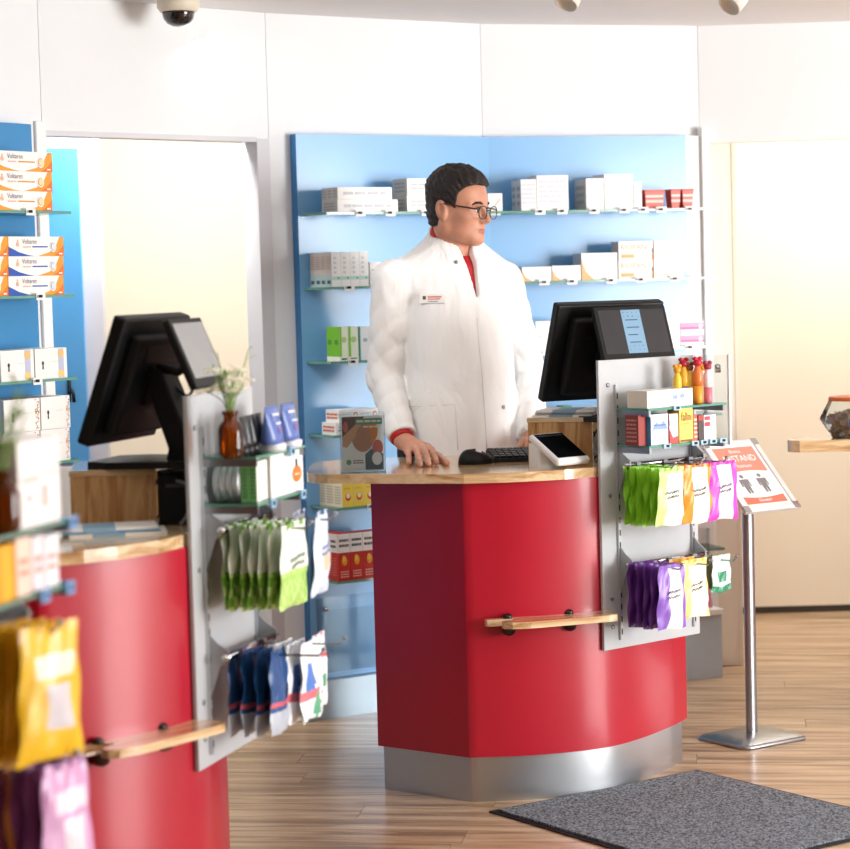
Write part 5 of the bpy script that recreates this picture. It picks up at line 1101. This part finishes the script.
mn = [min(v[i] for v in allp)-0.045 for i in range(3)]; mx = [max(v[i] for v in allp)+0.05 for i in range(3)]
V, Fq = snets(rhand, mn, mx, 0.0026); BV.append(V); BF.append(Fq); BM.append(np.zeros(len(Fq)))
# -- left hand behind the riser, resting on the worktop
WL = at(533, 440, 6.80); bl = Vector((WL.x+0.015, WL.y-0.06, ZT+0.04))
LE = at(529, 372, 7.03)
def lhand(p):
    d = chain(p, [WL + (LE-WL)*0.3, WL, bl], [0.030, 0.026, 0.022], 0.01)
    for q in range(4):
        kn = bl + Vector((-0.03+q*0.019, -0.035+abs(q-1.5)*0.006, -0.004)); tp_ = kn + Vector(((q-1.5)*0.006, -0.062+abs(q-1.4)*0.008, 0)); tp_.z = zt
        d = smin(d, cone(p, bl, kn, 0.018, 0.013), 0.012); d = smin(d, chain(p, bent(kn, tp_, 0.008), [0.0115, 0.0105, 0.0095, 0.0085], 0.004), 0.005)
    t3 = bl + Vector((-0.065, -0.035, 0)); t3.z = zt
    return smin(d, chain(p, [bl+Vector((-0.01, 0.02, 0)), bl+Vector((-0.045, -0.01, -0.008)), t3], [0.016, 0.0125, 0.009], 0.005), 0.009)
V, Fq = snets(lhand, (bl.x-0.10, bl.y-0.14, ZT-0.005), (bl.x+0.08, bl.y+0.12, ZT+0.14), 0.0035); BV.append(V); BF.append(Fq); BM.append(np.zeros(len(Fq)))
# -- torso frame
TY = R(33); SU = Vector((math.cos(TY), math.sin(TY), 0)); SF = Vector((math.sin(TY), -math.cos(TY), 0))   # his left, his front
TC = at(456, 330, 6.90)
SR, SL = at(392, 280, 6.80), at(504, 281, 6.985)
ZS = np.array([0.50, 0.75, 0.92, 1.05, 1.18, 1.30, 1.42, 1.50, 1.56, 1.60, 1.66])
AA = np.array([0.205, 0.20, 0.190, 0.180, 0.170, 0.172, 0.182, 0.165, 0.108, 0.066, 0.055])
BB = np.array([0.170, 0.160, 0.148, 0.142, 0.138, 0.135, 0.130, 0.112, 0.082, 0.062, 0.054])
OF = np.array([0.02, 0.02, 0.02, 0.018, 0.014, 0.008, 0.0, -0.008, -0.012, -0.010, -0.004])
CX = TC.x - 0.004; CY = 6.90
def uv(p): x, y = p[0]-CX, p[1]-CY; return x*SU.x+y*SU.y, x*SF.x+y*SF.y
def torso(p, gr=0.0):
    u, v = uv(p); z = p[2]; a = np.interp(z, ZS, AA).astype(f32)+gr; b = np.interp(z, ZS, BB).astype(f32)+gr; o = np.interp(z, ZS, OF).astype(f32)
    n = ((np.abs(u)/a)**2.3 + (np.abs(v-o)/b)**2.3)**(1/2.3)
    return (n-1)*np.minimum(a, b)
NB = at(450, 262, 6.90)
def under(p):
    d = torso(p, -0.016)
    for s in (SR, SL): d = smin(d, cone(p, (NB.x, NB.y, 1.50), s, 0.05, 0.045), 0.03)
    d = smin(d, chain(p, [SR, ELB, WR + (ELB-WR)*0.25], [0.05, 0.042, 0.030]), 0.02)
    d = smin(d, chain(p, [SL, LE, WL + (LE-WL)*0.2], [0.048, 0.040, 0.030]), 0.02)
    for s in (-1, 1):
        hp = ROOT + SU*0.09*s + Vector((0, 0, 0.90)); d = smin(d, chain(p, [hp, hp+Vector((0, 0, -0.42)), hp+Vector((0, 0.02, -0.82))], [0.085, 0.055, 0.04]), 0.03)
    return smax(d, p[2]-1.56, 0.01)
V, Fq = snets(under, (-0.40, 6.45, 0.04), (0.55, 7.30, 1.62), 0.016); BV.append(V); BF.append(Fq); BM.append(np.zeros(len(Fq)))
off = 0; FF = []
for v, f in zip(BV, BF): FF.append(f+off); off += len(v)
body = nets_obj('body', np.concatenate(BV), np.concatenate(FF), [SKIN, LIP], man, np.concatenate(BM))
# -- hair
def hair(p):
    q = np.abs(p[0]); hl = np.interp(p[1], np.array([-0.2, -0.105, -0.06, -0.028, -0.018, 0.012, 0.020, 0.032, 0.040, 0.060, 0.078, 0.12]), np.array([-0.050, -0.055, -0.060, -0.050, 0.020, 0.016, -0.008, -0.002, 0.052, 0.070, 0.075, 0.078])).astype(f32)
    strands = 0.0022*np.sin(p[0]*330+p[2]*150+p[1]*60)*np.sin(p[1]*90+1.0)+0.0012*np.sin(p[2]*240+p[1]*310) + 0.0018*np.sin(p[0]*170-p[2]*60+p[1]*40+1.0)*np.sin(p[1]*55)
    crown = 0.006/(1+np.exp(-(p[2]-0.06)/0.014)) + 0.003/(1+np.exp(-(p[1]-0.055)/0.012))
    back = smin(cranium(p), ell(p, (0, -0.032, -0.02), (0.056, 0.058, 0.066)), 0.03)
    d = back - 0.0035 - crown + strands
    return smax(d, (hl + 0.010*(q > 0.0) * np.sin(q*60)*0.2 - p[2])*0.8, 0.004)
V, Fq = snets(hair, (-0.11, -0.14, -0.10), (0.11, 0.13, 0.17), 0.0032); nets_obj('hair', xf(V, Hm), Fq, HAIR, man)
hb = man.matrix_basis.inverted() @ Hm
Tl = Matrix.Translation(-ROOT) @ Hm
# eyes, brows, glasses
for s in (-1, 1):
    m = MB(); m.M = Tl; m.lathe([(0.001, -0.0125), (0.0075, -0.010), (0.0118, -0.004), (0.0118, 0.004), (0.0075, 0.010), (0.001, 0.0125)], 14, c=(s*0.0265, 0.0782, -0.001)); m.build('eye', C('#EDE6E0', 0.15, coat=0.5), man)
    m = MB(); m.M = Tl @ Matrix.Translation((s*0.0275, 0.0893, -0.003)) @ Matrix.Rotation(R(-90), 4, 'X'); m.lathe([(0.0055, 0), (0.0055, 0.0012), (0.002, 0.0022)], 14); m.build('iris', C('#3A2A20', 0.1, coat=0.5), man)
    m = MB(); m.M = Tl; m.tube([(s*0.012, 0.0965, 0.019), (s*0.026, 0.0955, 0.0235), (s*0.040, 0.0875, 0.0225), (s*0.050, 0.079, 0.016)], [0.003, 0.004, 0.0038, 0.002], 8); m.build('eyebrow', HAIR, man)
    m = MB(); m.M = Tl; m.tube([(s*0.017, 0.0925, 0.004), (s*0.028, 0.0925, 0.0075), (s*0.038, 0.0865, 0.006), (s*0.044, 0.080, 0.002)], [0.0012, 0.0018, 0.0018, 0.0012], 6); m.build('eyelashes', HAIR, man)
gl = thing_part('glasses', man, (0, 0, 0), 0)
for s in (-1, 1):
    pts = []
    for k in range(24):
        a = 2*math.pi*k/24; x = 0.0235*math.copysign(abs(math.cos(a))**0.8, math.cos(a)); z = 0.0195*math.copysign(abs(math.sin(a))**0.8, math.sin(a))
        pts.append((s*0.034+x, 0.112-0.10*abs(s*0.034+x)**1.3*1.0, -0.006+z))
    m = MB(); m.M = Tl; m.tube(pts, 0.0016, 6, closed=True); m.build('rim', C('#1C1A1E', 0.3), gl)
    m = MB(); m.M = Tl; m.add(pts, [tuple(range(24))]); m.build('lens', LENS, gl)
    m = MB(); m.M = Tl; m.tube([(s*0.057, 0.107, 0.002), (s*0.070, 0.095, 0.005), (s*0.078, 0.05, 0.010), (s*0.082, 0.0, 0.015), (s*0.083, -0.022, 0.012), (s*0.081, -0.032, -0.006)], [0.0022, 0.0026, 0.0024, 0.0022, 0.0020, 0.0018], 6); m.build('temple', C('#3A2226', 0.3), gl)
m = MB(); m.M = Tl; m.tube([(-0.011, 0.113, 0.0), (0, 0.118, 0.003), (0.011, 0.113, 0.0)], 0.0016, 6); m.build('bridge', C('#1C1A1E', 0.3), gl)
# -- shirt: collar at the neck, cuff at the wrist
cdir = (WR-ELB).normalized(); CE = WR - cdir*0.018
def shirt(p):
    d = torso(p, -0.008)
    nk = cone(p, tuple(at(452, 235, 6.885)), tuple(at(450, 275, 6.90)), 0.063, 0.070); d = smin(d, nk, 0.03)
    u, v = uv(p); top = 1.602 - 1.1*np.clip(v-0.005, -0.02, 0.12)
    d = smax(d, p[2]-top, 0.006)
    d = smax(d, 1.15-p[2], 0.01)
    cf = cone(p, WR - cdir*0.10, WR - cdir*0.0, 0.037, 0.036); x = (p[0]-WR.x)*cdir.x+(p[1]-WR.y)*cdir.y+(p[2]-WR.z)*cdir.z
    cf = smax(cf, x+0.004, 0.004)
    return np.minimum(d, cf)
V, Fq = snets(shirt, (-0.22, 6.55, 0.88), (0.40, 7.20, 1.68), 0.0065); nets_obj('shirt', V, Fq, SHIRT, man)
# -- coat
def coat(p):
    u, v = uv(p); x, y, z = p
    d = torso(p, 0.004 ) - 0.004*np.clip((u+0.012)*200, 0, 1)*(v > 0)
    d = d + 0.004*(0.6-np.abs(np.sin(u*24+z*4+0.5)))*np.clip((1.38-z)*2.5, 0, 1) + 0.003*(0.6-np.abs(np.sin(z*13-u*19+v*9)))
    for s in (SR, SL):
        d = smin(d, cone(p, (NB.x, NB.y, 1.515), tuple(s + Vector((0, 0, 0.0))), 0.058, 0.052), 0.05)
    def sleeve(S, E, W, rs, seed):
        e2 = W - (W-E).normalized()*0.018
        dd = smin(cone(p, tuple(S), tuple(E), rs[0], rs[1]), cone(p, tuple(E), tuple(e2), rs[1], rs[2]), 0.02)
        ax = (e2-E).normalized(); t = (x-e2.x)*ax.x+(y-e2.y)*ax.y+(z-e2.z)*ax.z
        near = np.exp(-(((z-E.z-0.02)/0.10)**2))
        fold = np.abs(np.sin(z*26+x*34-y*18+seed)); fold2 = np.abs(np.sin(z*41-x*30+y*22+seed*3))
        dd = dd + near*0.006*(0.6-fold) + 0.004*(0.6-fold2)
        dd = smax(dd, t, 0.003)
        inner = cone(p, tuple(E), tuple(e2+ax*0.05), rs[1]-0.02, rs[2]-0.012)
        return dd, t, inner
    dr, tr, ir = sleeve(SR, ELB, WR, (0.064, 0.054, 0.045), 0.4)
    dl, tl, il = sleeve(SL, LE, WL, (0.060, 0.050, 0.044), 2.1)
    d = smin(d, dr, 0.016); d = smin(d, dl, 0.014)
    # standing collar
    cb, ct_ = at(452, 240, 6.885), at(450, 268, 6.90)
    col = cone(p, tuple(cb), tuple(ct_), 0.071, 0.080)
    ctop = 1.584 - 0.62*np.clip(v-0.0, -0.02, 0.12) ; col = smax(col, z-ctop, 0.004); d = smin(d, col, 0.014)
    # hollow the neck and open the front in a V
    hole = cone(p, tuple(at(452, 215, 6.88)), tuple(at(450, 270, 6.895)), 0.062, 0.066)
    d = smax(d, -smax(hole, 1.50-z, 0.01), 0.004)
    vee = smax(np.abs(u+0.004)-(0.003+0.115*np.clip(z-1.395, 0, 0.3)), -(v-0.02), 0.004)
    d = smax(d, -smax(vee, 1.385-z, 0.004), 0.004)
    d = smax(d, -smax(ir, -tr-0.035, 0.002), 0.003)
    d = smax(d, 0.52-z, 0.004)
    return d
V, Fq = snets(coat, (-0.26, 6.56, 0.50), (0.50, 7.20, 1.68), 0.0058); coat_o = nets_obj('coat', V, Fq, COAT, man)
from mathutils.bvhtree import BVHTree
bvh = BVHTree.FromPolygons([tuple(v) for v in V.tolist()], Fq.tolist())
def hit(px, py):
    r = bvh.ray_cast(Vector((0, 0, HC)), ray(px, py).normalized()); return (r[0], r[1]) if r[0] else (at(px, py, 6.8), Vector((0, -1, 0)))
def on_coat(px, py):
    p, n = hit(px, py); n = n.normalized(); up = (Vector((0, 0, 1)) - n*n.z).normalized(); rt = up.cross(n)
    return Matrix.Translation(p + n*0.003 - ROOT) @ Matrix((rt, -n, up)).transposed().to_4x4() if False else Matrix.Translation(p + n*0.002 - ROOT) @ Matrix(((rt.x, n.x, up.x), (rt.y, n.y, up.y), (rt.z, n.z, up.z))).to_4x4()
m = MB(); m.M = on_coat(432, 298.5); m.box(-0.036, 0.036, -0.004, 0.003, -0.014, 0.014, 0); m.box(-0.012, 0.030, 0.003, 0.0036, 0.002, 0.007, 1); m.box(-0.012, 0.026, 0.003, 0.0036, -0.004, 0.0, 1); m.box(-0.012, 0.02, 0.003, 0.0036, -0.010, -0.008, 2); m.box(-0.028, -0.018, 0.003, 0.0036, -0.003, 0.008, 2)
m.build('name_badge', [C('#FBFAF8', 0.3), C('#E08A80'), C('#55504E')], coat_o)
for px, py in ((456, 262.5), (503, 407)):
    m = MB(); m.M = on_coat(px, py) @ Matrix.Rotation(R(-90), 4, 'X'); m.lathe([(0.006, -0.003), (0.006, 0.002), (0.003, 0.004)], 12); m.build('snap_button', STEEL, coat_o)
def seam(pts, r=0.0016):
    m = MB(); m.tube([hit(*q)[0] - ROOT for q in pts], r, 6); m.build('seam', C('#E4E1DC', 0.8), coat_o)
seam([(409, 406), (420, 406), (432, 405.5), (445, 405), (455, 404.5)]); seam([(455, 404.5), (456, 420), (457, 435), (458, 450)])
seam([(477, 318), (479, 345), (482, 375), (484, 405), (486, 435), (487, 452)], 0.0018)
# -- trousers and shoes
def trousers(p):
    d = None
    for s in (-1, 1):
        hp = ROOT + SU*0.09*s + Vector((0, 0, 0.92)); e = chain(p, [hp, hp+Vector((0, 0, -0.42)), hp+Vector((0, 0.02, -0.84))], [0.105, 0.078, 0.062], 0.02); d = e if d is None else smin(d, e, 0.03)
    return smax(d, 0.05-p[2], 0.01)
V, Fq = snets(trousers, (-0.2, 6.6, 0.03), (0.40, 7.2, 1.05), 0.014); nets_obj('trousers', V, Fq, C('#2B2F38', 0.8), man)
for s in (-1, 1):
    fo = ROOT + SU*0.09*s + Vector((0, 0.02, 0)); tp_ = fo + SF*0.15
    V, Fq = snets(lambda p: smax(smin(cone(p, (fo.x-SF.x*0.05, fo.y-SF.y*0.05, 0.045), (fo.x, fo.y, 0.05), 0.042, 0.045), cone(p, (fo.x, fo.y, 0.04), (tp_.x, tp_.y, 0.03), 0.045, 0.038), 0.03), 0.001-p[2], 0.004), (fo.x-0.20, fo.y-0.25, -0.01), (fo.x+0.22, fo.y+0.20, 0.14), 0.009); nets_obj('shoe', V, Fq, C('#1A1715', 0.4), man)
